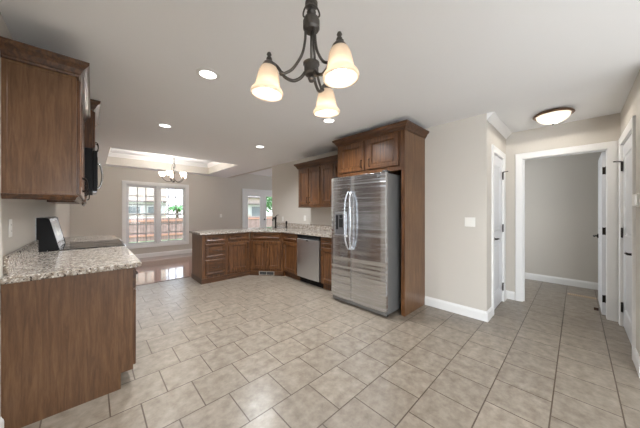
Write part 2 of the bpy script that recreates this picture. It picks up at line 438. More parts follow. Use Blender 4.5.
# hall end wall with doorway
OY0, OY1 = -0.250, 0.533
struct('wall_hall_end', B((HX, HX + 0.12, OY1, 2.4, 0, 2.9), (HX, HX + 0.12, -1.5, OY0, 0, 2.9), (HX, HX + 0.12, OY0, OY1, DH, 2.9)), M['wall'])
D3a, D3b = 3.50, 4.36
struct('wall_right', B((3.08, D3a, RY - 0.12, RY, 0, 2.9), (D3b, HX, RY - 0.12, RY, 0, 2.9), (D3a, D3b, RY - 0.12, RY, DH, 2.9)), M['wall'])
struct('wall_right_rear', B((3.08, 3.20, YB, RY - 0.12, 0, 2.9)), M['wall'])
struct('wall_back_room', B((BX, BX + 0.12, -1.5, 2.4, 0, 2.9)), M['wall'])
struct('wall_back_room_side', B((HX + 0.12, BX, -1.62, -1.5, 0, 2.9)), M['wall'])
struct('wall_back_room_window', B((HX + 0.12, 4.85, 2.28, 2.4, 0, 2.9), (5.75, BX, 2.28, 2.4, 0, 2.9), (4.85, 5.75, 2.28, 2.4, 0, 0.8), (4.85, 5.75, 2.28, 2.4, 2.0, 2.9)), M['wall'])
struct('wall_living_side', B((8.0, 8.12, 2.4, 5.6, 0, 2.9), (8.0, 8.12, 7.4, YF, 0, 2.9), (8.0, 8.12, 5.6, 7.4, 0, 0.65), (8.0, 8.12, 5.6, 7.4, 2.15, 2.9)), M['wall'])
struct('wall_living_rear', B((XW + 0.12, HX, 2.4, 2.52, 0, 2.9), (HX, 8.0, 2.4, 2.52, 0, 2.9)), M['wall'])
# ceilings
TX0, TX1, TY0, TY1, TZ = 0.23, 2.66, 5.80, 7.90, 2.73
struct('ceiling', B((XL, XW, YB, TY0, CZ, 2.9), (XL, TX0, TY0, YF, CZ, 2.9), (TX1, XW, TY0, YF, CZ, 2.9), (TX0, TX1, TY1, YF, CZ, 2.9), (XW, HX, RY - 0.12, CY, CZ, 2.9)), M['ceiling'])
struct('ceiling_tray', B((TX0 - 0.02, TX1 + 0.02, TY0 - 0.02, TY1 + 0.02, TZ, 2.92)), M['ceiling'])
struct('ceiling_back_room', B((HX + 0.12, BX, -1.5, 2.28, CZ, 2.9)), M['ceiling'])
struct('ceiling_living', B((XW + 0.12, 8.0, 2.52, YF, 2.66, 2.9)), M['ceiling'])
# the tray's painted sides and its crown
t = 0.012
struct('trim_tray_side', B((TX0, TX1, TY1 - t, TY1, CZ + 0.005, TZ), (TX0, TX1, TY0, TY0 + t, CZ + 0.005, TZ), (TX0, TX0 + t, TY0 + t, TY1 - t, CZ + 0.005, TZ), (TX1 - t, TX1, TY0 + t, TY1 - t, CZ + 0.005, TZ)), M['wall'])
crownp = [(0, 0), (0, -0.085), (0.012, -0.085), (0.02, -0.07), (0.055, -0.03), (0.068, -0.018), (0.075, -0.012), (0.075, 0)]
struct('trim_tray_crown', sweep([(TX0 + t, TY0 + t), (TX1 - t, TY0 + t), (TX1 - t, TY1 - t), (TX0 + t, TY1 - t)], [(o, TZ + h) for o, h in crownp], closed=True), M['trim'])
# short crown over the closet wall
struct('trim_hall_crown', sweep([(HX - 0.002, CY), (XW + 0.002, CY)], [(o * 0.95, CZ + h * 0.9) for o, h in crownp]), M['trim'])

# baseboards
bbp = [(0, 0), (0.016, 0), (0.016, 0.085), (0.013, 0.10), (0.008, 0.108), (0.006, 0.118), (0, 0.118)]
def base(name, path): struct(name, sweep(path, bbp), M['trim'])
base('baseboard_fridge_wall', [(3.612, CY), (XW, CY), (XW, 1.449)])
base('baseboard_closet', [(HX, CY), (4.388, CY)][::1])
base('baseboard_hall_end', [(HX, 0.622), (HX, CY)])
base('baseboard_right', [(3.412, RY), (3.10, RY)][::-1])
base('baseboard_back_room', [(BX, -1.5), (BX, 2.28)])
base('baseboard_far', [(3.9, YF), (XL, YF)])
base('baseboard_far_living', [(8.0, YF), (5.71, YF)])
base('baseboard_left', [(XL, YF), (XL, 5.25)])
base('baseboard_left_rear', [(XL, 2.27), (XL, YB)])
base('baseboard_rear', [(XL, YB), (3.08, YB)])
base('baseboard_right_rear', [(3.08, YB), (3.08, RY)])

# ------------------------------------------------------------------ doors and casings
casp = [(0, 0), (0, 0.012), (0.006, 0.015), (0.03, 0.017), (0.06, 0.019), (0.078, 0.019), (0.082, 0.014), (0.082, 0)]
def casing(name, a, b, h, mapf):
    """three-sided casing round an opening a..b (a<b) of height h; mapf(u, out, z)"""
    return struct(name, sweep([(a, 0), (a, h), (b, h), (b, 0)], casp, lambda u, z, o: mapf(u, o, z)), M['trim'])
def door_leaf_bm(w, h, t=0.035, panels=((0.20, 0.86), (1.02, 1.90)), st=0.11):
    """leaf in local coords: x 0..w, y -t..0 (front face at y=-t), z"""
    bm = bmesh.new()
    for s in (0, 1):
        y = -t if s == 0 else 0.0
        d = 1 if s == 0 else -1
        zs = [0.0]
        for z0, z1 in panels: zs += [z0, z1]
        zs.append(h)
        def q(x0, x1, z0, z1):
            bm.faces.new([bm.verts.new(c) for c in ((x0, y, z0), (x1, y, z0), (x1, y, z1), (x0, y, z1))])
        q(0, st, 0, h); q(w - st, w, 0, h)
        for i in range(0, len(zs), 2): q(st, w - st, zs[i], zs[i + 1])
        for z0, z1 in panels:
            R = []
            for ins, dy in ((0, 0), (0.010, 0.008), (0.026, 0.010), (0.045, 0.003), (0.055, 0.002)):
                yy = y + d * dy
                R.append([bm.verts.new(c) for c in ((st + ins, yy, z0 + ins), (w - st - ins, yy, z0 + ins), (w - st - ins, yy, z1 - ins), (st + ins, yy, z1 - ins))])
            for a, b in zip(R, R[1:]):
                for i in range(4): bm.faces.new((a[i], a[(i + 1) % 4], b[(i + 1) % 4], b[i]))
            bm.faces.new(R[-1])
    for c in (((0, 0), (0, h)), ((w, w), (0, h))):
        x = c[0][0]
        bm.faces.new([bm.verts.new(p) for p in ((x, -t, 0), (x, 0, 0), (x, 0, h), (x, -t, h))])
    for z in (0, h): bm.faces.new([bm.verts.new(p) for p in ((0, -t, z), (w, -t, z), (w, 0, z), (0, 0, z))])
    bmesh.ops.remove_doubles(bm, verts=bm.verts, dist=1e-5)
    return bm
def lever(parent, x, z, t, dirx, both=False):
    for s in ((-1, 1) if both else (-1,)):
        yo = -t if s == -1 else 0
        bm = lathe([(0, 0), (0.032, 0), (0.032, 0.006), (0.026, 0.012), (0.011, 0.014), (0.011, 0.045), (0, 0.045)], 20, mtx=Matrix.Rotation(PI / 2 * (1 if s == -1 else -1), 4, 'X'), center=(x, yo, z))
        tube(smoothpath([(x, yo + s * 0.04, z), (x + dirx * 0.03, yo + s * 0.046, z + 0.002), (x + dirx * 0.075, yo + s * 0.046, z - 0.002), (x + dirx * 0.11, yo + s * 0.042, z - 0.006)], 4), [0.011] * 5 + [0.009] * 4 + [0.007] * 4, 8, bm)
        link('lever_handle', bm, M['bronze'], parent, smooth=True)
def hinge(parent, x, z, y, stop=False, leafs=0.03):
    bm = lathe([(0, -0.05), (0.008, -0.05), (0.008, 0.05), (0, 0.05)], 10, center=(x, y, z))
    box(bm, x - leafs, x + leafs, y - 0.0005, y + 0.0030, z - 0.045, z + 0.045)
    lathe([(0, 0.05), (0.010, 0.052), (0.006, 0.06), (0, 0.062)], 10, bm, center=(x, y, z))
    link('hinge', bm, M['bronze'], parent)
    if stop:
        bm = tube([(x, y, z + 0.058), (x - 0.02 * stop, y - 0.03, z + 0.058), (x - 0.035 * stop, y - 0.055, z + 0.058)], 0.006, 8)
        lathe([(0, 0), (0.011, 0), (0.011, 0.010), (0, 0.010)], 12, bm, center=(x - 0.035 * stop, y - 0.055, z + 0.053))
        link('hinge_pin_stop', bm, M['bronze'], parent)

# door_1: closet door on the wall Y=CY, seen from -Y
casing('trim_1', D1a, D1b, DH, lambda u, o, z: (u, CY - o, z))
struct('trim_4', B((D1a, D1a + 0.004, CY, CY + 0.12, 0, DH), (D1b - 0.004, D1b, CY, CY + 0.12, 0, DH), (D1a, D1b, CY, CY + 0.12, DH - 0.004, DH)), M['trim'])
d1 = thing('door_1', '', ''); 
for k in ('label', 'category'): del d1[k]
d1['kind'] = 'structure'; d1.location = (D1a + 0.006, CY + 0.045, 0.01)
link('panel', door_leaf_bm(D1b - D1a - 0.012, DH - 0.018), M['door'], d1)
lever(d1, 0.055, 0.93, 0.035, 1)
for i, z in enumerate((0.20, 1.04, 1.79)): hinge(d1, D1b - D1a - 0.008, z, -0.046, stop=(1 if i == 2 else False))

# door_3: closet door on right wall Y=RY, seen from +Y
casing('trim_3', D3a, D3b, DH, lambda u, o, z: (u, RY + o, z))
struct('trim_6', B((D3a, D3a + 0.004, RY - 0.12, RY, 0, DH), (D3b - 0.004, D3b, RY - 0.12, RY, 0, DH), (D3a, D3b, RY - 0.12, RY, DH - 0.004, DH)), M['trim'])
d3 = thing('door_3', '', '')
for k in ('label', 'category'): del d3[k]
d3['kind'] = 'structure'; d3.location = (D3b - 0.006, RY - 0.045, 0.01); d3.rotation_euler = (0, 0, PI)
w3 = D3b - D3a - 0.012
link('panel', door_leaf_bm(w3, DH - 0.018), M['door'], d3)
lever(d3, w3 - 0.06, 0.895, 0.035, -1)
for i, z in enumerate((0.20, 1.04, 1.79)): hinge(d3, 0.0, z, -0.046, stop=(-1 if i == 2 else False))

# door_2: hall doorway, leaf standing open into the back room
casing('trim_2', OY0, OY1, DH, lambda u, o, z: (HX - o, u, z))
struct('trim_5', B((HX, HX + 0.12, OY0 - 0.001, OY0 + 0.004, 0, DH), (HX, HX + 0.12, OY1 - 0.004, OY1 + 0.001, 0, DH), (HX, HX + 0.12, OY0, OY1, DH - 0.004, DH + 0.001),
                   (HX + 0.03, HX + 0.07, OY1 - 0.016, OY1, 0, DH)), M['trim'])
d2 = thing('door_2', '', '')
for k in ('label', 'category'): del d2[k]
d2['kind'] = 'structure'; d2.location = (HX + 0.126, OY0 + 0.036, 0.01); d2.rotation_euler = (0, 0, 0)
M2 = door_leaf_bm(0.76, DH - 0.018)
bmesh.ops.transform(M2, matrix=Matrix.Identity(4), verts=M2.verts)
link('panel', M2, M['door'], d2)
# levers: front face y=-t faces -Y (hidden), other face y=0 faces the hall opening
lever(d2, 0.70, 0.93, 0.035, -1, both=True)
for z in (0.20, 1.04, 1.79):
    bm = lathe([(0, -0.05), (0.008, -0.05), (0.008, 0.05), (0, 0.05)], 10, center=(-0.008, -0.036, z))
    box(bm, -0.0025, 0.0005, -0.036, -0.004, z - 0.045, z + 0.045)
    link('hinge', bm, M['bronze'], d2)

# ------------------------------------------------------------------ windows
def dh_window(name, x0, x1, z0, z1, y, units=2, cols=3, rows=3, grid=True):
    """double hung units in the wall plane facing -Y; y = interior wall face"""
    r = thing(name, '', '')
    for k in ('label', 'category'): del r[k]
    r['kind'] = 'structure'; r.location = (x0, y, z0)
    W_, H = x1 - x0, z1 - z0
    mull = 0.085; uw = (W_ - mull * (units - 1)) / units
    fr = B((0, 0.025, 0.0, 0.12, 0, H), (W_ - 0.025, W_, 0.0, 0.12, 0, H), (0.025, W_ - 0.025, 0.0, 0.12, H - 0.025, H), (0.025, W_ - 0.025, 0.0, 0.12, 0, 0.025))
    for u in range(1, units): box(fr, u * uw + (u - 1) * mull, u * uw + u * mull, 0.0, 0.12, 0.025, H - 0.025)
    link('window_frame', fr, M['vinyl'], r, bevel=0.002)
    for u in range(units):
        a = u * (uw + mull) + (0.025 if u == 0 else 0); b = a + uw - (0.025 if u == 0 or u == units - 1 else 0)
        if units == 1: b = uw - 0.025
        mid = H * 0.505
        for k, (c, d, yy) in enumerate(((0.026, mid + 0.015, 0.045), (mid - 0.015, H - 0.026, 0.078))):
            s = 0.042
            bm = bmesh.new()
            box(bm, a, a + s, yy, yy + 0.03, c, d); box(bm, b - s, b, yy, yy + 0.03, c, d)
            box(bm, a + s, b - s, yy, yy + 0.03, c, c + s); box(bm, a + s, b - s, yy, yy + 0.03, d - s, d)
            sa = link('sash', bm, M['vinyl'], r)
            g = B((a + s - 0.002, b - s + 0.002, yy + 0.012, yy + 0.016, c + s - 0.002, d - s + 0.002)); link('pane', g, M['glass'], sa)
            if grid:
                bm = bmesh.new()
                for i in range(1, cols): xx = a + s + (b - a - 2 * s) * i / cols; box(bm, xx - 0.011, xx + 0.011, yy + 0.006, yy + 0.011, c + s, d - s)
                for i in range(1, rows): zz = c + s + (d - c - 2 * s) * i / rows; box(bm, a + s, b - s, yy + 0.0055, yy + 0.0115, zz - 0.011, zz + 0.011)
                link('grille', bm, M['muntin'], sa)
    return r
dh_window('window_1', WX0, WX1, WZ0, WZ1, YF)
struct('trim_7', sweep([(WX0, WZ0), (WX0, WZ1), (WX1, WZ1), (WX1, WZ0)], casp, lambda u, z, o: (u, YF - o, z), closed=True), M['trim'])
# unseen windows, put in to let the added fill light through
w = dh_window('window_2', 0.05, 2.55, 0.35, 2.15, 0, units=3, grid=False); w.location = (2.55, YB, 0.35); w.rotation_euler = (0, 0, PI)
w = dh_window('window_3', 0, 1.5, 0.4, 2.1, 0, units=2, grid=False); w.location = (XL, -2.2, 0.4); w.rotation_euler = (0, 0, PI / 2)
w = dh_window('window_4', 0, 1.8, 0.65, 2.15, 0, units=2, grid=False); w.location = (8.0, 7.4, 0.65); w.rotation_euler = (0, 0, -PI / 2)
w = dh_window('window_5', 0, 0.9, 0.8, 2.0, 0, units=1, grid=False); w.location = (4.85, 2.28, 0.8)

# french door in the living room
casing('trim_8', FX0, FX1, FZ1, lambda u, o, z: (u, YF - o, z)).scale = (1, 1, 1)
fd = thing('door_4', '', '')
for k in ('label', 'category'): del fd[k]
fd['kind'] = 'structure'; fd.location = (FX0, YF, 0)
fw = FX1 - FX0
link('door_frame', B((0, 0.03, 0, 0.12, 0, FZ1), (fw - 0.03, fw, 0, 0.12, 0, FZ1), (0.03, fw - 0.03, 0, 0.12, FZ1 - 0.03, FZ1), (0.03, fw - 0.03, 0, 0.12, 0, 0.02)), M['trim'], fd)
for k in range(2):
    a = 0.032 + k * (fw - 0.06) / 2; b = a + (fw - 0.06) / 2 - 0.004; s = 0.12; c = 0.02; d = FZ1 - 0.032
    bm = bmesh.new()
    for q in ((a, a + s, c, d), (b - s, b, c, d), (a + s, b - s, c, c + 0.24), (a + s, b - s, d - s, d)): box(bm, q[0], q[1], 0.05, 0.09, q[2], q[3])
    lf = link('door_leaf', bm, M['trim'], fd)
    link('pane', B((a + s - 0.004, b - s + 0.004, 0.068, 0.074, c + 0.236, d - s + 0.004)), M['glass'], lf)
    link('glass_bead', sweep([(a + s, c + 0.24), (a + s, d - s), (b - s, d - s), (b - s, c + 0.24)], [(0, 0.04), (-0.018, 0.046), (-0.018, 0.05), (0, 0.05)], lambda u, z, o: (u, o, z), closed=True), M['trim'], lf)
bm = lathe([(0, 0), (0.028, 0), (0.028, 0.008), (0.01, 0.012), (0.01, 0.045), (0, 0.045)], 16, mtx=Matrix.Rotation(PI / 2, 4, 'X'), center=(fw / 2 + 0.06, 0.05, 0.98))
tube([(fw / 2 + 0.06, 0.01, 0.98), (fw / 2 + 0.16, 0.01, 0.98)], 0.008, 8, bm)
link('lever_handle', bm, M['bronze'], fd)

# ------------------------------------------------------------------ cabinet kit
def cab_door(parent, x0, x1, z0, z1, m=None, fr=0.058, name='door', y=0.0):
    bm = bmesh.new()
    fr = min(fr, (x1 - x0) * 0.28, (z1 - z0) * 0.3)
    loops(bm, x0, x1, z0, z1, [(0, y - 0.0005), (0, y - 0.016), (0.004, y - 0.020), (fr, y - 0.020), (fr + 0.003, y - 0.010), (fr + 0.010, y - 0.013), (fr + 0.018, y - 0.003)])
    return link(name, bm, m or M['wood'], parent)
def slab(parent, x0, x1, z0, z1, m=None, name='drawer', y=0.0):
    bm = bmesh.new(); e = min(0.034, (z1 - z0) * 0.24)
    loops(bm, x0, x1, z0, z1, [(0, y - 0.0005), (0, y - 0.016), (0.004, y - 0.020), (e, y - 0.020), (e + 0.005, y - 0.016), (e + 0.012, y - 0.012)])
    return link(name, bm, m or M['wood_h'], parent)
def pull(parent, x, z, vertical=True, y=-0.020, L=0.10):
    h = L / 2
    P = [(-h, 0), (-h * 0.92, -0.018), (-h * 0.5, -0.027), (0, -0.029), (h * 0.5, -0.027), (h * 0.92, -0.018), (h, 0)]
    pts = [(x, y + b, z + a) if vertical else (x + a, y + b, z) for a, b in P]
    bm = tube(smoothpath(pts, 3), 0.0052, 8)
    for a in (-h, h):
        c = (x, y + 0.0005, z + a) if vertical else (x + a, y + 0.0005, z)
        lathe([(0, 0), (0.009, 0), (0.007, 0.005), (0, 0.006)], 10, bm, mtx=Matrix.Rotation(PI / 2, 4, 'X'), center=c)
    return link('pull', bm, M['bronze'], parent, smooth=True)
cabcrown = [(0, 0), (0.012, 0), (0.015, 0.012), (0.022, 0.018), (0.034, 0.045), (0.050, 0.062), (0.056, 0.066), (0.062, 0.076), (0.064, 0.092), (0, 0.092)]
def crown(parent, pts, z, s=1.0):
    # pts run so the outside is on the left
    return link('crown_molding', sweep(pts, [(o * s, z + h * s) for o, h in cabcrown]), M['wood_h'], parent)

# ------------------------------------------------------------------ left run
# local frame: x -> +Y, y -> -X, so front faces +X
LF = 0.245          # front of the left base boxes
def left_root(name, label, cat, y0, xf, group=None):
    return thing(name, label, cat, (xf, y0, 0), PI / 2, group)
# near base cabinet
r = left_root('base_cabinet', 'brown stained base cabinet whose plain end panel fills the lower left corner', 'cabinet', 2.285, LF - 0.02)
w = 1.175; dpt = LF - 0.02 - XL - 0.002
link('body', B((0.02, w, 0.0, dpt, 0.115, 0.876), (0.02, w, 0.075, dpt, 0.0, 0.115)), M['wood'], r)
link('end_panel', prism([(0, 0.115), (0, 0.876), (dpt, 0.876), (dpt, 0), (0.072, 0), (0.072, 0.115)], 0.0, 0.02, axis='x'), M['wood_panel'], r)
xs = [0.022, 0.41, 0.79, w - 0.005]
for i in range(3):
    dr = slab(r, xs[i] + 0.004, xs[i + 1] - 0.004, 0.715, 0.858); pull(dr, (xs[i] + xs[i + 1]) / 2, 0.79, False)
    dd = cab_door(r, xs[i] + 0.004, xs[i + 1] - 0.004, 0.135, 0.70); pull(dd, xs[i + 1] - 0.045 if i != 2 else xs[i] + 0.045, 0.62)
# far base cabinet beyond the range
r = left_root('base_cabinet', 'brown base cabinet on the left wall beyond the range', 'cabinet', 4.235, LF - 0.02)
w = 0.95
link('body', B((0.0, w, 0.0, dpt, 0.115, 0.876), (0.0, w, 0.075, dpt, 0.0, 0.115)), M['wood'], r)
for i in range(2):
    a = 0.01 + i * 0.47
    dr = slab(r, a, a + 0.455, 0.715, 0.858); pull(dr, a + 0.23, 0.79, False)
    dd = cab_door(r, a, a + 0.455, 0.135, 0.70); pull(dd, a + (0.41 if i == 0 else 0.045), 0.62)
# counters
def left_counter(label, y0, y1, b0=0.0):
    r = thing('countertop', label, 'countertop', (XL, y0, 0.876))
    link('slab', B((0.002, LF + 0.03 - XL, -0.0, y1 - y0, 0.001, 0.038)), M['granite'], r, bevel=0.006, bseg=3)
    link('backsplash', B((0.002, 0.022, b0, y1 - y0, 0.039, 0.155)), M['granite'], r, bevel=0.002)
left_counter('speckled granite countertop in the left foreground, in front of the range', 2.262, 3.458, 0.07)
left_counter('short granite countertop on the left wall beyond the range', 4.235, 5.20)

# range
r = left_root('range', 'freestanding electric range with black glass cooktop and silver backguard', 'range', 3.465, LF)
w = 0.762; rd = LF - XL - 0.004
link('body', B((0, w, 0.0, rd - 0.02, 0.10, 0.905), (0.01, w - 0.01, 0.05, rd - 0.05, 0.0, 0.10)), M['black'], r)
link('cooktop', B((-0.003, w + 0.003, -0.022, rd - 0.07, 0.906, 0.921)), M['glassblack'], r, bevel=0.004)
link('cooktop_rim', B((-0.003, w + 0.003, -0.034, -0.022, 0.900, 0.9235)), M['steel_plain'], r)
for cx, cy, rr in ((0.2, 0.14, 0.11), (0.56, 0.14, 0.085), (0.2, 0.42, 0.075), (0.56, 0.42, 0.105)):
    bm = bmesh.new()
    for q in (rr, rr * 0.62): lathe([(q - 0.0015, 0.9212), (q - 0.0015, 0.9216), (q + 0.0015, 0.9216), (q + 0.0015, 0.9212)], 40, bm, center=(cx, cy, 0))
    link('burner_ring', bm, M['rubber'], r)
ov = link('oven_door', B((0.004, w - 0.004, -0.042, -0.001, 0.27, 0.86)), M['steel_plain'], r, bevel=0.004)
link('oven_window', B((0.11, w - 0.11, -0.046, -0.042, 0.42, 0.72)), M['glassblack'], ov)
bm = tube([(0.05, -0.085, 0.80), (w - 0.05, -0.085, 0.80)], 0.012, 12)
for q in (0.07, w - 0.07): tube([(q, -0.042, 0.80), (q, -0.085, 0.80)], 0.009, 8, bm)
link('oven_handle', bm, M['steel_plain'], ov, smooth=True)
link('storage_drawer', B((0.004, w - 0.004, -0.036, -0.001, 0.11, 0.26)), M['steel_plain'], r, bevel=0.004)
# backguard: leaning control panel between black end caps (profile in local y,z)
yb = rd
prof = [(yb - 0.069, 0.922), (yb - 0.150, 0.923), (yb - 0.085, 1.222), (yb - 0.065, 1.236), (yb - 0.002, 1.236), (yb - 0.002, 0.90), (yb - 0.069, 0.90)]
link('backguard', prism([(p[0] + 0.006, p[1]) for p in prof[:]], 0.012, w - 0.012, axis='x'), M['steel_plain'], r)
for q in (-0.001, w - 0.012): link('end_cap', prism(prof, q, q + 0.013, axis='x'), M['black'], r)
# control panel on sloped face
A = Vector((0, yb - 0.144, 0.923)); Bv = Vector((0, yb - 0.079, 1.222)); dv = (Bv - A); dl = dv.length; dv.normalize(); nv = Vector((0, -dv.z, dv.y))
fm = Matrix((( 1, 0, 0, 0), (0, nv.y, dv.y, A.y), (0, nv.z, dv.z, A.z), (0, 0, 0, 1)))  # local: x width, y out, z up the slope
bm = bmesh.new(); box(bm, 0.05, w - 0.05, 0.0005, 0.006, 0.07, dl - 0.03, fm)
cp = link('control_panel', bm, simple('silver_panel', srgb(214, 214, 214), 0.35, noise=0.02), r)
bm = bmesh.new(); box(bm, 0.20, 0.56, 0.006, 0.008, 0.12, dl - 0.06, fm); dsp = link('display', bm, M['plate'], cp)
tx = bpy.data.curves.new('clock_digit', 'FONT'); tx.body = '5'; tx.size = 0.06; tx.extrude = 0.0004; tx.align_x = 'CENTER'
tmp = bpy.data.objects.new('clock_digit_curve', tx); COL.objects.link(tmp)
to = bpy.data.objects.new('clock_digit', bpy.data.meshes.new_from_object(tmp)); COL.objects.link(to); to.parent = dsp
bpy.data.objects.remove(tmp)
to.matrix_local = fm @ Matrix.Translation((0.38, 0.0086, 0.145)) @ Matrix.Rotation(PI / 2, 4, 'X')
to.data.materials.clear(); to.data.materials.append(M['blackplastic'])

# left upper cabinets
UZ0, UZ1 = 1.405, 2.195
UF = -0.075
ud = UF - XL - 0.002
def left_upper(label, y0, w, ndoors, name='wall_cabinet', crown_near=True, crown_far=False, end=False):
    r = left_root(name, label, 'cabinet', y0, UF)
    link('body', B((0.0 if not end else 0.012, w, 0.0, ud, UZ0, UZ1)), M['wood'], r)
    if end:
        bm = bmesh.new(); loops(bm, 0, ud, UZ0, UZ1, [(0, 0.012), (0, 0.003), (0.020, 0.003), (0.022, 0.005)])
        for v in bm.verts: v.co = (v.co.y, v.co.x, v.co.z)
        link('end_panel', bm, M['wood_panel'], r)
    link('light_rail', sweep([(w, 0.018), (0.018, 0.018), (0.018, ud)] if end else [(w, 0.018), (0, 0.018)], [(0, UZ0 - 0.001), (0.022, UZ0 - 0.001), (0.026, UZ0 - 0.008), (0.018, UZ0 - 0.016), (0.016, UZ0 - 0.024), (0.010, UZ0 - 0.034), (0, UZ0 - 0.034)]), M['wood_h'], r)
    n = ndoors; dw = (w - 0.02) / n
    for i in range(n):
        a = 0.01 + i * dw
        dd = cab_door(r, a + 0.002, a + dw - 0.002, UZ0 + 0.008, UZ1 - 0.02); pull(dd, a + (dw - 0.04 if i % 2 == 0 else 0.04), UZ0 + 0.10)
    pts = []
    if crown_far: pts.append((w, ud))
    pts.append((w, 0)); pts.append((0, 0))
    if crown_near: pts.append((0, ud))
    crown(r, pts, UZ1 - 0.004)
    return r
left_upper('large brown wall cabinet at the upper left edge, nearest the viewer, with plain end panel', 2.285, 1.175, 3, end=True)
left_upper('brown wall cabinet on the left wall beyond the microwave', 4.235, 0.95, 2, crown_near=False, crown_far=True)
# cabinet over the microwave, taller and deeper
MF = 0.005
r = left_root('wall_cabinet', 'short raised brown wall cabinet above the black microwave', 'cabinet', 3.462, MF)
w = 0.771; md = MF - XL - 0.002
link('body', B((0, w, 0, md, 1.955, 2.36)), M['wood'], r)
for i in range(2):
    a = 0.008 + i * 0.378
    dd = cab_door(r, a, a + 0.374, 1.965, 2.34); pull(dd, a + (0.335 if i == 0 else 0.04), 2.04)
crown(r, [(w, md), (w, 0), (0, 0), (0, md)], 2.352, 0.98)
# microwave
r = left_root('microwave', 'black over-the-range microwave with a curved silver handle', 'microwave', 3.466, MF)
w = 0.762
link('body', B((0, w, 0, md, 1.50, 1.953)), M['black'], r)
dd = link('door', B((0, w * 0.74, -0.038, -0.001, 1.515, 1.935)), M['black'], r, bevel=0.006)
link('window', B((0.07, w * 0.66, -0.041, -0.038, 1.58, 1.88)), M['glassblack'], dd)
link('keypad', B((w * 0.75, w, -0.036, -0.001, 1.515, 1.935)), M['blackplastic'], r, bevel=0.004)
bm = tube(smoothpath([(w * 0.70, -0.038, 1.57), (w * 0.70, -0.07, 1.60), (w * 0.70, -0.088, 1.725), (w * 0.70, -0.07, 1.85), (w * 0.70, -0.038, 1.88)], 5), 0.010, 10)
link('handle', bm, M['chrome'], dd, smooth=True)
link('vent_grille', B(*[(0.04, w - 0.04, -0.030 - 0.002 * (k % 2), -0.001, 1.4995 + k * 0.005, 1.503 + k * 0.005) for k in range(2)]), M['steel_plain'], r)

# ------------------------------------------------------------------ peninsula (faces -Y, local x=+X)
PY = 4.56
r = thing('base_cabinet', 'three-drawer base cabinet at the free left end of the peninsula', 'cabinet', (1.42, PY, 0))
link('body', B((0.012, 0.44, 0.0, 0.58, 0.0, 0.876)), M['wood'], r)
link('end_panel', B((0.0, 0.012, 0.0, 0.58, 0.0, 0.876)), M['wood_panel'], r)
link('base_trim', sweep([(0.44, 0.0), (0.0, 0.0), (0.0, 0.58)][::1], [(0.0, 0), (-0.012, 0), (-0.012, 0.085), (-0.006, 0.10), (0, 0.10)][::-1] if False else [(0, 0), (0.012, 0), (0.012, 0.085), (0.006, 0.10), (0, 0.10)][::1]) if False else
     B((-0.012, 0.44, -0.012, 0.0, 0, 0.09), (-0.012, 0.0, 0.0, 0.58, 0, 0.09)), M['wood_h'], r)
for z0, z1 in ((0.735, 0.862), (0.45, 0.70), (0.135, 0.415)):
    dr = slab(r, 0.058, 0.405, z0, z1); pull(dr, 0.232, (z0 + z1) / 2, False)
r = thing('base_cabinet', 'peninsula base cabinet with one drawer above one door', 'cabinet', (1.86, PY, 0))
link('body', B((0.001, 0.475, 0.0, 0.58, 0.0, 0.876)), M['wood'], r)
link('base_trim', B((0.001, 0.470, -0.012, 0.0, 0, 0.09)), M['wood_h'], r)
dr = slab(r, 0.03, 0.445, 0.735, 0.862); pull(dr, 0.238, 0.80, False)
dd = cab_door(r, 0.03, 0.445, 0.135, 0.70); pull(dd, 0.41, 0.62)
# diagonal sink cabinet
DA = Vector((2.336, 4.56)); DB = Vector((2.775, 4.02)); ang = math.atan2(DB.y - DA.y, DB.x - DA.x); dw = (DB - DA).length
r = thing('sink_cabinet', 'diagonal corner sink cabinet with two doors between peninsula and dishwasher run', 'cabinet', (DA.x, DA.y, 0), ang)
link('body', prism([(2.337, 4.56), (2.775, 4.0205), (3.376, 4.0205), (3.376, 5.14), (2.337, 5.14)], 0.0, 0.70), M['wood'], r, world=True)
link('apron', prism([(2.337, 4.56), (2.775, 4.0205), (2.79, 4.0325), (2.352, 4.572)], 0.701, 0.876), M['wood'], r, world=True)
link('false_drawer', (lambda bm: (loops(bm, 0.05, dw - 0.05, 0.735, 0.862, [(0, -0.0005), (0, -0.016), (0.004, -0.02), (0.03, -0.02), (0.036, -0.015), (0.042, -0.012)]), bm)[1])(bmesh.new()), M['wood_h'], r)
hm = dw / 2
dd = cab_door(r, 0.05, hm - 0.002, 0.135, 0.70); pull(dd, hm - 0.035, 0.62)
dd = cab_door(r, hm + 0.002, dw - 0.05, 0.135, 0.70); pull(dd, hm + 0.035, 0.62)
link('base_trim', B((0.01, dw - 0.012, -0.012, 0.0, 0, 0.09)), M['wood_h'], r)
# toe-kick register
rg = thing('floor_register', 'small grey toe-kick air register at the foot of the corner sink cabinet', 'air vent', (DA.x, DA.y, 0), ang)
link('frame', B((0.20, 0.52, -0.0165, -0.0125, 0.012, 0.022), (0.20, 0.52, -0.0165, -0.0125, 0.078, 0.088), (0.20, 0.215, -0.0165, -0.0125, 0.022, 0.078), (0.505, 0.52, -0.0165, -0.0125, 0.022, 0.078), (0.355, 0.365, -0.0165, -0.0125, 0.022, 0.078)), simple('register_grey', srgb(150, 142, 132), 0.5), rg)
link('backing', B((0.215, 0.505, -0.0135, -0.0122, 0.022, 0.078)), M['blackplastic'], rg)
link('louver', B(*[(0.215, 0.505, -0.0160, -0.0136, 0.030 + k * 0.011, 0.032 + k * 0.011) for k in range(5)]), M['rubber'], rg)

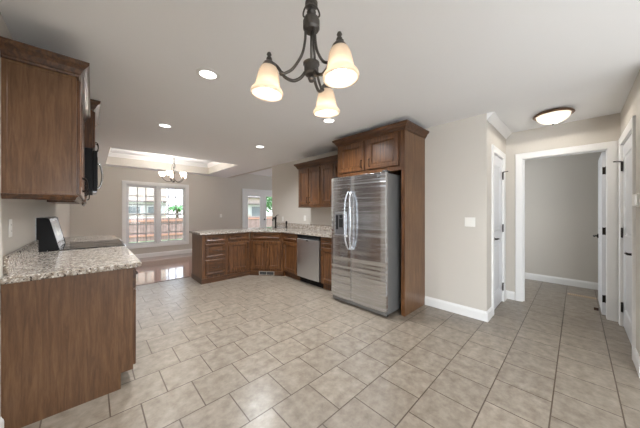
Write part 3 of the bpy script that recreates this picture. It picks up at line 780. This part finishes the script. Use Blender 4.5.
# ------------------------------------------------------------------ wall run (faces -X: local x=-Y, y=+X)
WF = 2.775
def wr(name, label, cat, ytop, xf=WF, group=None): return thing(name, label, cat, (xf, ytop, 0), -PI / 2, group)
r = wr('base_cabinet', 'narrow base cabinet between the corner sink cabinet and the dishwasher', 'cabinet', 4.018)
wd = 4.018 - 3.547
link('body', B((0, wd, 0.0, 0.60, 0.10, 0.876), (0, wd, 0.06, 0.60, 0.0, 0.10)), M['wood'], r)
dr = slab(r, 0.03, wd - 0.012, 0.735, 0.862); pull(dr, wd / 2, 0.80, False)
dd = cab_door(r, 0.03, wd - 0.012, 0.125, 0.70); pull(dd, 0.07, 0.62)
r = wr('base_cabinet', 'narrow base cabinet between the dishwasher and the refrigerator', 'cabinet', 2.925)
wd = 2.925 - 2.572
link('body', B((0, wd, 0.0, 0.60, 0.10, 0.876), (0, wd, 0.06, 0.60, 0.0, 0.10)), M['wood'], r)
dr = slab(r, 0.015, wd - 0.015, 0.735, 0.862); pull(dr, wd / 2, 0.80, False)
dd = cab_door(r, 0.015, wd - 0.015, 0.125, 0.70); pull(dd, 0.05, 0.62)
# dishwasher
r = wr('dishwasher', 'stainless steel dishwasher under the granite countertop', 'dishwasher', 3.541)
wd = 0.61
link('body', B((0, wd, 0.0, 0.58, 0.10, 0.872)), M['blackplastic'], r)
bm = bmesh.new()   # gently bowed door
n = 10; pr_ = [(0.008, 0.0)] + [(0.008 + (wd - 0.016) * i / n, -0.028 - 0.012 * math.sin(PI * i / n)) for i in range(n + 1)] + [(wd - 0.008, 0.0)]
dd = link('door', prism(pr_[::-1], 0.115, 0.80), stainless('stainless_vertical', 0.15, 0.3), r, bevel=0.003)
link('control_strip', B((0.008, wd - 0.008, -0.022, -0.001, 0.83, 0.862)), M['black'], r)
link('pocket_handle', B((0.03, wd - 0.03, -0.010, -0.001, 0.802, 0.829)), M['blackplastic'], r)
link('badge', B((wd / 2 - 0.03, wd / 2 + 0.03, -0.0415, -0.0395, 0.772, 0.786)), M['black'], dd)
link('toe_kick', B((0, wd, 0.055, 0.10, 0.0, 0.099)), M['black'], r)

# L-shaped countertop with backsplash
r = thing('countertop', 'L-shaped speckled granite countertop over the peninsula, corner sink and dishwasher', 'countertop', (3.0, 4.6, 0.876))
outline = [(1.375, 4.525), (2.318, 4.525), (2.742, 4.003), (2.742, 2.572), (3.376, 2.572), (3.376, 5.17), (1.375, 5.17)]
# sink cut-out, aligned with the diagonal
ux, uy = math.cos(ang), math.sin(ang); vx, vy = -uy, ux
cxs, cys = (DA.x + DB.x) / 2 + vx * 0.33, (DA.y + DB.y) / 2 + vy * 0.33
def sk(a, b): return (cxs + ux * a + vx * b, cys + uy * a + vy * b)
hw, hd = 0.33, 0.20
bm = bmesh.new()
def ring(z, grow=0.0): return [bm.verts.new((*sk(a * (hw + grow), b * (hd + grow)), z)) for a, b in ((-1, -1), (1, -1), (1, 1), (-1, 1))]
for z in (0.001 + 0.876, 0.038 + 0.876):
    ov = [bm.verts.new((x, y, z)) for x, y in outline]; iv = ring(z)
    es = [bm.edges.new((ov[i], ov[(i + 1) % len(ov)])) for i in range(len(ov))] + [bm.edges.new((iv[i], iv[(i + 1) % 4])) for i in range(4)]
    bmesh.ops.triangle_fill(bm, edges=es, use_beauty=True)
    if z < 0.88: lo_o, lo_i = ov, iv
    else: hi_o, hi_i = ov, iv
for a, b in ((lo_o, hi_o), (lo_i, hi_i)):
    for i in range(len(a)): bm.faces.new((a[i], a[(i + 1) % len(a)], b[(i + 1) % len(a)], b[i]))
link('slab', bm, M['granite'], r, world=True)
link('backsplash', B((3.356, 3.376, 2.575, 5.168, 0.915, 1.018)), M['granite'], r, world=True, bevel=0.002)
# sink
r = thing('sink', 'stainless undermount sink set into the corner of the granite countertop', 'sink', (cxs, cys, 0.70), ang)
bm = bmesh.new(); T = 0.004
for q in ((-hw, hw, -hd, -hd + T, 0.02, 0.174), (-hw, hw, hd - T, hd, 0.02, 0.174), (-hw, -hw + T, -hd + T, hd - T, 0.02, 0.174), (hw - T, hw, -hd + T, hd - T, 0.02, 0.174), (-hw, hw, -hd, hd, 0.012, 0.02), (-0.01, 0.01, -hd + T, hd - T, 0.02, 0.15)): box(bm, *q)
link('basin', bm, M['steel_plain'], r)
for q in (-0.16, 0.16): link('drain', lathe([(0, 0.0205), (0.045, 0.0205), (0.045, 0.023), (0.03, 0.0245), (0, 0.022)], 20, center=(q, 0, 0)), M['chrome'], r)
# faucet and sprayer
fx, fy = sk(0.0, 0.27)
r = thing('faucet', 'tall dark bronze kitchen faucet behind the corner sink', 'faucet', (fx, fy, 0.914), ang)
bm = lathe([(0, 0.001), (0.032, 0.001), (0.032, 0.008), (0.024, 0.016), (0.019, 0.03), (0.018, 0.20), (0.021, 0.21), (0.021, 0.245), (0.014, 0.26), (0, 0.262)], 20)
link('post', bm, M['bronze'], r, smooth=False)
link('spout', tube(smoothpath([(0, 0, 0.16), (0, -0.05, 0.215), (0, -0.13, 0.235), (0, -0.19, 0.20), (0, -0.20, 0.165)], 5), [0.015] * 10 + [0.013] * 6 + [0.015] * 5, 12), M['bronze'], r, smooth=True)
link('lever', tube([(0, 0, 0.255), (0.02, 0.02, 0.285), (0.05, 0.05, 0.30)], [0.008, 0.007, 0.006], 8), M['bronze'], r, smooth=True)
fx, fy = sk(0.25, 0.27)
r = thing('side_sprayer', 'small dark bronze sprayer standing right of the kitchen faucet', 'sprayer', (fx, fy, 0.914), ang)
link('base', lathe([(0, 0.001), (0.026, 0.001), (0.026, 0.008), (0.018, 0.02), (0.015, 0.05), (0, 0.05)], 18), M['bronze'], r)
link('spray_head', lathe([(0, 0.051), (0.012, 0.051), (0.015, 0.08), (0.019, 0.12), (0.020, 0.145), (0.014, 0.158), (0, 0.16)], 18), M['bronze'], r)

# upper cabinets, right wall
RU = 3.05; rz0, rz1 = 1.39, 2.145; rd2 = XW - RU - 0.002
def right_upper(label, ytop, w, end, nd=2, last=False):
    r = wr('wall_cabinet', label, 'cabinet', ytop, RU)
    link('body', B((0, w, 0, rd2, rz0, rz1)), M['wood'], r)
    d = (w - 0.03) / nd
    for i in range(nd):
        a = 0.02 + i * d
        dd = cab_door(r, a + 0.007, a + d - 0.007, rz0 + 0.035, rz1 - 0.03); pull(dd, a + (d - 0.035 if i % 2 == 0 else 0.035), rz0 + 0.12)
    link('light_rail', B((0.0, w, -0.004, 0.02, rz0 - 0.022, rz0 - 0.001), *(((0.0, 0.02, 0.02, rd2, rz0 - 0.022, rz0 - 0.001),) if end else ())), M['wood_h'], r)
    crown(r, [(w, 0), (0, 0), (0, rd2)] if end else [(w, 0), (0, 0)], rz1 - 0.004, 1.1)
right_upper('brown two-door wall cabinet at the open left end above the dishwasher counter', 3.873, 0.655, True)
right_upper('brown wall cabinet beside the refrigerator enclosure, partly hidden by the refrigerator', 3.217, 0.645, False)

# refrigerator enclosure
FF = 2.80
r = wr('refrigerator_cabinet', 'tall brown refrigerator enclosure with two doors above and a full-height side panel', 'cabinet', 2.57, FF)
w = 2.57 - 1.452; fd_ = XW - FF - 0.003; tz = 2.315
link('body', B((0.0, w - 0.022, 0.0, fd_, 1.815, tz)), M['wood'], r)
link('side_panel', B((w - 0.022, w, 0.022, fd_, 0.0, tz)), M['wood_panel'], r)
link('face_stile', B((w - 0.045, w + 0.001, 0.0, 0.021, 0.0, 1.814), (w - 0.021, w + 0.001, 0.0, 0.021, 1.815, tz)), M['wood'], r)
link('side_panel', B((0.0, 0.02, 0.0, fd_, 0.0, 1.814)), M['wood_panel'], r)
for a, b, px in ((0.05, 0.513, 0.475), (0.573, 1.04, 0.61)):
    dd = cab_door(r, a, b, 1.875, 2.285, fr=0.06); pull(dd, px, 1.965)
crown(r, [(w, fd_), (w, 0), (0, 0), (0, fd_)], tz - 0.008, 0.95).data.name = 'crown'

# refrigerator
r = wr('refrigerator', 'tall stainless steel side-by-side refrigerator with ice and water dispenser', 'refrigerator', 2.485, 2.555)
link('body', B((0.004, 0.904, 0.07, 0.80, 0.03, 1.765)), M['fridge_side'], r, bevel=0.004)
SX = 0.37
def bow(x0, x1, bulge=0.012, n=8): return [(x0, 0.062)] + [(x0 + (x1 - x0) * i / n, 0.012 - bulge * math.sin(PI * i / n) if 0 < i < n else 0.018) for i in range(n + 1)] + [(x1, 0.062)]
fdoor = link('freezer_door', prism(bow(0.0, SX - 0.003)[::-1], 0.075, 1.775), M['steel'], r, bevel=0.003)
rdoor = link('fresh_food_door', prism(bow(SX + 0.003, 0.91)[::-1], 0.075, 1.775), M['steel'], r, bevel=0.003)
link('gasket', B((0.01, 0.90, 0.0625, 0.0695, 0.08, 1.77)), M['rubber'], r)
link('kick_grille', B((0.01, 0.90, 0.035, 0.069, 0.022, 0.068)), M['fridge_side'], r, bevel=0.002)
for hx in (0.03, 0.85): link('hinge_cover', B((hx, hx + 0.06, 0.03, 0.12, 1.776, 1.797)), M['blackplastic'], r, bevel=0.005)
for hx in (0.03, 0.87):
    link('foot', lathe([(0, 0), (0.022, 0), (0.022, 0.01), (0.012, 0.013), (0.012, 0.03), (0, 0.03)], 14, center=(hx, 0.10, 0)), M['blackplastic'], r)
def fhandle(parent, x, bend):
    z0, z1 = 0.78, 1.56; pts = []
    for i in range(15):
        s = i / 14; b = math.sin(PI * s)
        pts.append((x + bend * b, -0.012 - 0.048 * min(1, b * 1.9) ** 0.7, z0 + (z1 - z0) * s))
    pts = [(x, 0.004, z0)] + pts + [(x, 0.004, z1)]
    link('handle', tube(pts, 0.0095, 12), M['steel_plain'], parent, smooth=True)
fhandle(fdoor, SX - 0.026, -0.026); fhandle(rdoor, SX + 0.026, 0.026)
dp = link('dispenser', B((0.085, 0.30, -0.004, 0.006, 0.955, 0.975), (0.085, 0.30, -0.004, 0.006, 1.255, 1.285), (0.085, 0.10, -0.004, 0.006, 0.975, 1.255), (0.285, 0.30, -0.004, 0.006, 0.975, 1.255)), M['steel_plain'], r, bevel=0.002)
link('dispenser_recess', B((0.10, 0.285, -0.0015, 0.004, 0.975, 1.255)), simple('grey_recess', srgb(120, 120, 122), 0.3, metal=0.5), dp)
link('dispenser_panel', B((0.115, 0.15, -0.0045, -0.0016, 1.04, 1.24)), M['black'], dp)
link('paddle', B((0.175, 0.245, -0.012, -0.0016, 1.07, 1.19)), M['blackplastic'], dp, bevel=0.003)
link('nozzle', lathe([(0, 1.20), (0.02, 1.20), (0.026, 1.245), (0, 1.246)], 14, center=(0.21, -0.006, 0)), M['blackplastic'], dp)
link('white_disc', lathe([(0, 0), (0.014, 0), (0.014, 0.002), (0, 0.002)], 18, mtx=Matrix.Rotation(PI / 2, 4, 'X'), center=(0.305, 0.004, 0.955)), M['plate'], dp)  # small white disc at the lower corner of the dispenser
link('badge', B((0.79, 0.85, 0.0045, 0.008, 1.722, 1.740)), M['rubber'], rdoor)

# ------------------------------------------------------------------ plates, outlets, thermostat
def wall_plate(name, label, cat, loc, rz, kind='outlet', w=0.07, group=None):
    r = thing(name, label, cat, loc, rz, group)
    link('plate', B((-w / 2, w / 2, -0.006, -0.0005, -0.0575, 0.0575)), M['plate'], r, bevel=0.003)
    if kind == 'outlet':
        for s in (-1, 1):
            so = link('socket', B((-0.016, 0.016, -0.0075, -0.006, s * 0.02 - 0.013, s * 0.02 + 0.013)), M['plate'], r, bevel=0.002)
            link('slot', B((-0.007, -0.005, -0.0079, -0.0074, s * 0.02 - 0.004, s * 0.02 + 0.006), (0.005, 0.007, -0.0079, -0.0074, s * 0.02 - 0.004, s * 0.02 + 0.006)), M['slot'], so)
    else:
        n = 2 if w > 0.1 else 1
        for i in range(n):
            cx = 0 if n == 1 else (-0.023 + 0.046 * i)
            link('rocker', B((cx - 0.016, cx + 0.016, -0.009, -0.006, -0.033, 0.033)), M['plate'], r, bevel=0.002)
    return r
wall_plate('wall_outlet', 'white outlet plate on the left wall above the near granite backsplash', 'outlet', (XL, 2.50, 1.19), PI / 2)
wall_plate('wall_outlet', 'white outlet plate just right of the kitchen sprayer', 'outlet', (XW, 4.90, 1.105), -PI / 2)
wall_plate('wall_outlet', 'white outlet plate beneath the two-door wall cabinet above the dishwasher', 'outlet', (XW, 4.065, 1.145), -PI / 2)
wall_plate('light_switch', 'white double rocker switch on the beige wall right of the refrigerator cabinet', 'light switch', (XW, 0.90, 1.165), -PI / 2, 'switch', 0.115)
wall_plate('light_switch', 'small white switch plate on the far dining wall right of the window', 'light switch', (3.18, YF, 1.14), 0, 'switch', 0.075)
r = thing('thermostat', 'round-cornered white thermostat on the right wall beside the closet door', 'thermostat', (3.262, RY, 1.39), PI)
link('back_plate', B((-0.07, 0.07, -0.010, -0.0005, -0.055, 0.055)), M['plate'], r, bevel=0.006)
link('cover', B((-0.062, 0.062, -0.030, -0.010, -0.047, 0.047)), M['plate'], r, bevel=0.006)

# ------------------------------------------------------------------ ceiling lights
cans = [((0.708, 2.12), 'recessed ceiling light nearest the viewer, upper left of the hanging chandelier'),
        ((0.713, 3.79), 'recessed ceiling light toward the dining tray ceiling on the left'),
        ((2.178, 3.87), 'recessed ceiling light farthest from the viewer, in front of the corner sink'),
        ((2.185, 2.153), 'recessed ceiling light in front of the refrigerator, below the chandelier')]
src = None
for (x, y), lab in cans:
    if src is None:
        r = thing('recessed_light', lab, 'ceiling light', (x, y, CZ), 0, 'recessed kitchen ceiling lights')
        link('trim_ring', lathe([(0.064, -0.0005), (0.092, -0.0005), (0.092, -0.004), (0.066, -0.010), (0.064, -0.006), (0.064, -0.0005)], 36), M['trim'], r)
        link('lens', lathe([(0, -0.0006), (0.0635, -0.0006), (0.0635, -0.004), (0, -0.007)], 36), M['can_glow'], r)
        src = r
    else: r = dup(src, (x, y, CZ), 0, lab)
    light('recessed_lamp', 'SPOT', (x, y, CZ - 0.02), 64, (0.95, 0.975, 1.0), rot=(0, 0, 0), size=0.06, spot_size=math.radians(150), spot_blend=0.8)

# flush-mount hall light
r = thing('flush_mount_light', 'bronze-rimmed flush-mount glass dome light on the hall ceiling', 'ceiling light', (3.90, 0.19, CZ))
link('rim', lathe([(0, -0.0005), (0.140, -0.0005), (0.160, -0.012), (0.176, -0.028), (0.180, -0.036), (0.172, -0.044), (0.150, -0.040), (0.148, -0.036), (0.148, -0.01), (0, -0.01)], 40), M['rustbronze'], r, smooth=True)
dome = [(0.149, -0.034)] + [(0.149 * math.cos(a), -0.036 - 0.095 * math.sin(a)) for a in [PI / 2 * i / 10 for i in range(10)]] + [(0, -0.131)]
link('glass_dome', lathe(dome, 40), M['dome_glass'], r, smooth=True)
link('finial', lathe([(0, -0.1315), (0.011, -0.132), (0.012, -0.138), (0.006, -0.143), (0.009, -0.149), (0, -0.155)], 14), M['bronze'], r, smooth=True)
light('flush_lamp', 'POINT', (0, 0, -0.05), 0.9, (1, 0.9, 0.78), size=0.04, parent=r)
light('flush_downlight', 'SPOT', (0, 0, -0.135), 9, (1, 0.94, 0.86), size=0.03, parent=r, spot_size=math.radians(179), spot_blend=0.05)

# ------------------------------------------------------------------ near chandelier
CX, CYc = 0.664, 0.757
F = (math.cos(math.radians(46.7)), math.sin(math.radians(46.7)))
r = thing('chandelier', 'dark iron chandelier with three glowing frosted bell shades hanging in the foreground', 'chandelier', (CX, CYc, 1.80))
# coordinates below are relative to z=1.80
link('lower_hub', lathe([(0, 0.035), (0.010, 0.038), (0.015, 0.050), (0.008, 0.060), (0.026, 0.066), (0.030, 0.072), (0.030, 0.104), (0.034, 0.108), (0.034, 0.114), (0.018, 0.120), (0.008, 0.126), (0, 0.126)], 28), M['iron'], r, smooth=False)
link('stem', tube([(0, 0, 0.12), (0, 0, 0.30)], 0.0055, 10), M['iron'], r, smooth=True)
link('upper_hub', lathe([(q[0] * 1.08, q[1] + 0.02) for q in [(0, 0.225), (0.026, 0.228), (0.032, 0.238), (0.032, 0.268), (0.026, 0.282), (0.014, 0.290), (0.018, 0.305), (0.010, 0.318), (0.024, 0.330), (0.024, 0.345), (0.008, 0.355), (0, 0.355)]], 28), M['iron'], r, smooth=False)
# chain up to a canopy
zc = 0.365; k = 0
bm = bmesh.new()
while zc < 0.615:
    a = PI / 2 * (k % 2)
    pts = [(0.013 * math.cos(t_) * math.cos(a), 0.013 * math.cos(t_) * math.sin(a), zc + 0.021 * math.sin(t_)) for t_ in [2 * PI * i / 16 for i in range(16)]]
    tube(pts, 0.0028, 6, bm, closed=True); zc += 0.031; k += 1
link('chain', bm, M['iron'], r, smooth=True)
bm = tube([(0.034 * math.cos(t_), 0.034 * math.sin(t_) , 0.325 + 0.010 * math.sin(2 * t_)) for t_ in [2 * PI * i / 24 for i in range(24)]], 0.0035, 8, closed=True)
link('hoop', bm, M['iron'], r, smooth=True)
link('canopy', lathe([(0, 0.615), (0.012, 0.615), (0.02, 0.625), (0.055, 0.636), (0.062, 0.648), (0.062, 0.6495), (0, 0.6495)], 30), M['iron'], r, smooth=True)
base_ang = math.radians(46.7)
bell = [(a_ * 0.93, b_ * 0.95) for a_, b_ in [(0.017, 0.0), (0.026, -0.003), (0.036, -0.014), (0.043, -0.032), (0.048, -0.058), (0.053, -0.086), (0.060, -0.103), (0.067, -0.110), (0.070, -0.118), (0.069, -0.126), (0.064, -0.128), (0.061, -0.122), (0.057, -0.108), (0.049, -0.088), (0.044, -0.058), (0.039, -0.032), (0.032, -0.016), (0.017, -0.004)]]
lateral = Vector((math.sin(base_ang), -math.cos(base_ang), 0)); fwd = Vector((math.cos(base_ang), math.sin(base_ang), 0))
for k, deg in enumerate((188, 308, 68)):
    a = math.radians(deg); d = lateral * math.cos(a) + fwd * math.sin(a); R = 0.172
    def P3(rr, z): return (d.x * rr, d.y * rr, z)
    arm = thing('arm', '', ''); 
    del arm['label']; del arm['category']; bpy.data.objects.remove(arm)
    # long scroll from the upper hub down and outward, and the arm from the lower hub up to the shade
    bm = tube(smoothpath([P3(0.024, 0.255), P3(0.027, 0.20), P3(0.040, 0.145), P3(0.075, 0.088), P3(0.105, 0.066), P3(0.122, 0.060)], 6), 0.0055, 10)
    tube(smoothpath([P3(0.026, 0.075), P3(0.045, 0.050), P3(0.075, 0.036), P3(0.105, 0.046), P3(0.122, 0.064), P3(0.140, 0.088), P3(0.165, 0.104), P3(0.186, 0.104), P3(R, 0.098)], 6), 0.0065, 10, bm)
    lathe([(0, -0.010), (0.009, -0.006), (0.011, 0), (0.009, 0.006), (0, 0.010)], 12, bm, center=P3(0.122, 0.062))
    ao = link('arm', bm, M['iron'], r, smooth=True)
    fit = lathe([(0, 0.145), (0.007, 0.142), (0.010, 0.134), (0.006, 0.127), (0.010, 0.122), (0.012, 0.116), (0.010, 0.110), (0.016, 0.106), (0.026, 0.094), (0.031, 0.082), (0.031, 0.078), (0, 0.078)], 22)
    bmesh.ops.translate(fit, vec=P3(R, 0.0), verts=fit.verts)
    link('shade_fitter', fit, M['iron'], ao, smooth=True)
    sh = lathe(bell, 36); tilt = Matrix.Translation(P3(R, 0.092)) @ Matrix.Rotation(math.radians(-4), 4, Vector((-d.y, d.x, 0)))
    bmesh.ops.transform(sh, matrix=tilt, verts=sh.verts)
    link('shade', sh, M['shade'], ao, smooth=True)
    bb = lathe([(0, 0.072), (0.012, 0.070), (0.013, 0.055), (0.022, 0.035), (0.027, 0.018), (0.022, 0.0), (0.010, -0.010), (0, -0.012)], 20)
    bmesh.ops.translate(bb, vec=P3(R, 0.0), verts=bb.verts)
    link('bulb', bb, M['bulb'], ao, smooth=True)
    light('bulb_light', 'POINT', P3(R, -0.005), 2.1, (1, 0.92, 0.82), size=0.03, parent=r)

# dining chandelier
DX, DY = 1.46, 6.75
r = thing('chandelier', 'five-light bronze chandelier with white cup shades hanging from the dining tray ceiling', 'chandelier', (DX, DY, 0))
link('canopy', lathe([(0, TZ - 0.03), (0.02, TZ - 0.03), (0.06, TZ - 0.01), (0.062, TZ - 0.0005), (0, TZ - 0.0005)], 24), M['iron'], r, smooth=True)
bm = bmesh.new(); zc = 2.50; k = 0
while zc < TZ - 0.03:
    a = PI / 2 * (k % 2)
    tube([(0.014 * math.cos(q) * math.cos(a), 0.014 * math.cos(q) * math.sin(a), zc + 0.024 * math.sin(q)) for q in [2 * PI * i / 12 for i in range(12)]], 0.003, 6, bm, closed=True); zc += 0.036; k += 1
link('chain', bm, M['iron'], r, smooth=True)
link('column', lathe([(0, 1.99), (0.012, 2.0), (0.02, 2.02), (0.03, 2.05), (0.022, 2.08), (0.012, 2.10), (0.012, 2.20), (0.024, 2.22), (0.030, 2.26), (0.018, 2.30), (0.009, 2.33), (0.02, 2.36), (0.009, 2.39), (0.006, 2.48), (0, 2.485)], 20), M['iron'], r, smooth=True)
bm = bmesh.new()
for q in range(3):
    a = 2 * PI * q / 3 + 0.5
    tube(smoothpath([(0.015 * math.cos(a), 0.015 * math.sin(a), 2.24), (0.05 * math.cos(a), 0.05 * math.sin(a), 2.32), (0.035 * math.cos(a), 0.035 * math.sin(a), 2.42), (0.008 * math.cos(a), 0.008 * math.sin(a), 2.48)], 5), 0.004, 6, bm)
link('cage', bm, M['iron'], r, smooth=True)
cup = [(0.02, 0.0), (0.045, 0.012), (0.06, 0.04), (0.068, 0.075), (0.078, 0.11), (0.074, 0.112), (0.064, 0.078), (0.055, 0.043), (0.042, 0.018), (0.0, 0.006)]
for q in range(5):
    a = 2 * PI * q / 5 + 0.35; c, s = math.cos(a), math.sin(a)
    ao = link('arm', tube(smoothpath([(0.02 * c, 0.02 * s, 2.06), (0.08 * c, 0.08 * s, 2.015), (0.16 * c, 0.16 * s, 2.02), (0.22 * c, 0.22 * s, 2.07), (0.245 * c, 0.245 * s, 2.115)], 5), 0.007, 8), M['iron'], r, smooth=True)
    link('socket_cup', lathe([(0, 2.10), (0.018, 2.10), (0.028, 2.118), (0.024, 2.128), (0, 2.128)], 16, center=(0.245 * c, 0.245 * s, 0)), M['iron'], ao)
    link('shade', lathe(cup, 24, center=(0.245 * c, 0.245 * s, 2.124)), M['shade_white'], ao, smooth=True)
    light('dining_bulb', 'POINT', (0.245 * c, 0.245 * s, 2.22), 7.5, (1, 0.97, 0.93), size=0.03, parent=r)

# ------------------------------------------------------------------ tan slatted plate and dark brown wedge in place of unidentified floor marks
r = thing('floor_register', 'flat tan slatted plate on the tile of the back room', 'air vent', (5.44, -0.05, 0))
link('frame', B((-0.05, 0.05, -0.15, 0.15, 0.0005, 0.004)), simple('tan_plate', srgb(196, 176, 150), 0.5), r)
link('louver', B(*[(-0.036, 0.036, -0.13 + i * 0.02, -0.122 + i * 0.02, 0.004, 0.006) for i in range(13)]), simple('tan_plate_slat', srgb(170, 148, 120), 0.5), r)
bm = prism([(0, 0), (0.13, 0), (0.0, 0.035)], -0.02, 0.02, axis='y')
o = link('dark_wedge', bm, M['wood_dark'], None); o.location = (4.80, -0.175, 0.0005); tag(o, 'small dark brown wedge on the floor beside the open hall door', 'door wedge')

# ------------------------------------------------------------------ outdoors
struct('ground', B((-40, 60, YF + 0.12, 70, -0.5, -0.25)), M['grass'])
r = thing('privacy_fence', 'reddish brown wooden privacy fence across the yard outside', 'fence', (4, 15, -0.25))
link('board_panel', B((-18, 24, 0, 0.03, 0.03, 1.18)), M['fence'], r)
link('rail', B((-18, 24, -0.04, 0, 0.25, 0.34), (-18, 24, -0.04, 0, 1.0, 1.09)), simple('fence_rail', srgb(184, 138, 118), 0.8, noise=0.1), r)
def house(label, x0, x1, y, h, depth, wins):
    r = thing('house', label, 'house', ((x0 + x1) / 2, y, -0.25)); hw_ = (x1 - x0) / 2
    link('wall', B((-hw_, hw_, 0, depth, 0, h)), M['brickwall'], r)
    bm = prism([(-0.6, h + 0.02), (depth + 0.6, h + 0.02), (depth / 2, h + 2.6)], -hw_ - 0.4, hw_ + 0.4, axis='x')
    link('roof', bm, M['roof'], r)
    link('siding_band', B((-hw_, hw_, -0.05, -0.001, 1.1, 2.35)), M['bluewhite'], r)
    link('porch_roof', B((-hw_, hw_, -0.6, -0.051, 2.36, 2.48)), M['roof'], r)
    for wx, wz, ww, wh in wins:
        fo = link('window', B((wx - ww / 2 - 0.08, wx + ww / 2 + 0.08, -0.10, -0.051, wz - 0.08, wz + wh + 0.08)), M['bluewhite'], r)
        link('pane', B((wx - ww / 2, wx + ww / 2, -0.11, -0.101, wz, wz + wh)), simple('house_glass', srgb(120, 122, 124), 0.4), fo)
house('pale brick two-storey neighbouring house seen through the dining window', -6, 5.2, 27, 6.2, 8, [(3.1, 1.35, 0.9, 0.6), (4.6, 1.35, 0.9, 0.6), (3.8, 0.3, 2.2, 0.6), (-1, 3.2, 1.0, 1.3)])
house('pale neighbouring house seen through the french door', 10.5, 16.2, 28, 3.2, 7, [(-1.5, 0.9, 1.4, 1.2), (1.8, 0.9, 1.2, 1.2)])
TREE_DEF = 1
def tree(label, x, y, h, rad, n, seed):
    rn = random.Random(seed)
    r = thing('tree', label, 'tree', (x, y, -0.25))
    bm = tube(smoothpath([(0, 0, 0), (0.08, 0, h * 0.35), (-0.05, 0.05, h * 0.7), (0, 0, h * 0.92)], 4), [0.09 - 0.005 * i for i in range(13)], 8)
    link('trunk', bm, M['bark'], r, smooth=True)
    bm = bmesh.new()
    for _ in range(n):
        u = Vector((rn.gauss(0, 1), rn.gauss(0, 1), rn.gauss(0, 0.8))).normalized() * rad * rn.uniform(0.25, 1) ** 0.6
        c = Vector((u.x, u.y, h * 0.78 + u.z)); s = rn.uniform(0.10, 0.2)
        ax = Vector((rn.uniform(-1, 1), rn.uniform(-1, 1), rn.uniform(-1, 1))).normalized(); t_ = ax.orthogonal().normalized(); b_ = ax.cross(t_)
        vs = [bm.verts.new(c + t_ * s), bm.verts.new(c + b_ * s * 0.45), bm.verts.new(c - t_ * s), bm.verts.new(c - b_ * s * 0.45)]
        bm.faces.new(vs)
    link('foliage', bm, M['leaf'], r)
r = thing('palm_tree', 'small green palm behind the fence, seen through the right half of the dining window', 'tree', (4.2, 18.5, -0.25))
link('trunk', tube([(0, 0, 0), (0.03, 0, 0.8), (0, 0.02, 1.75)], [0.10, 0.08, 0.07], 10), M['bark'], r, smooth=True)
rn = random.Random(4)
for k in range(22):
    a = 2 * PI * k / 22 + rn.uniform(-0.1, 0.1); up = rn.uniform(0.25, 1.15); L_ = rn.uniform(0.65, 0.95); bm = bmesh.new(); prev = None
    for i in range(9):
        q = i / 8; rr = L_ * math.sin(q * 1.25) * math.cos(up * (1 - q * 0.5)); zz = 1.75 + L_ * (up * 0.9 * q - 0.95 * q * q)
        c = Vector((rr * math.cos(a), rr * math.sin(a), zz)); wd_ = 0.10 * math.sin(PI * min(1, q + 0.08)) + 0.008; sd = Vector((-math.sin(a), math.cos(a), 0)) * wd_
        row = [bm.verts.new(c - sd - Vector((0, 0, wd_ * 0.5))), bm.verts.new(c), bm.verts.new(c + sd - Vector((0, 0, wd_ * 0.5)))]
        if prev:
            for j in range(2): bm.faces.new((prev[j], prev[j + 1], row[j + 1], row[j]))
        prev = row
    link('frond', bm, M['leaf'], r)
tree('leafy green tree seen through the right pane of the french door', 11.4, 18.0, 3.0, 1.0, 600, 5)
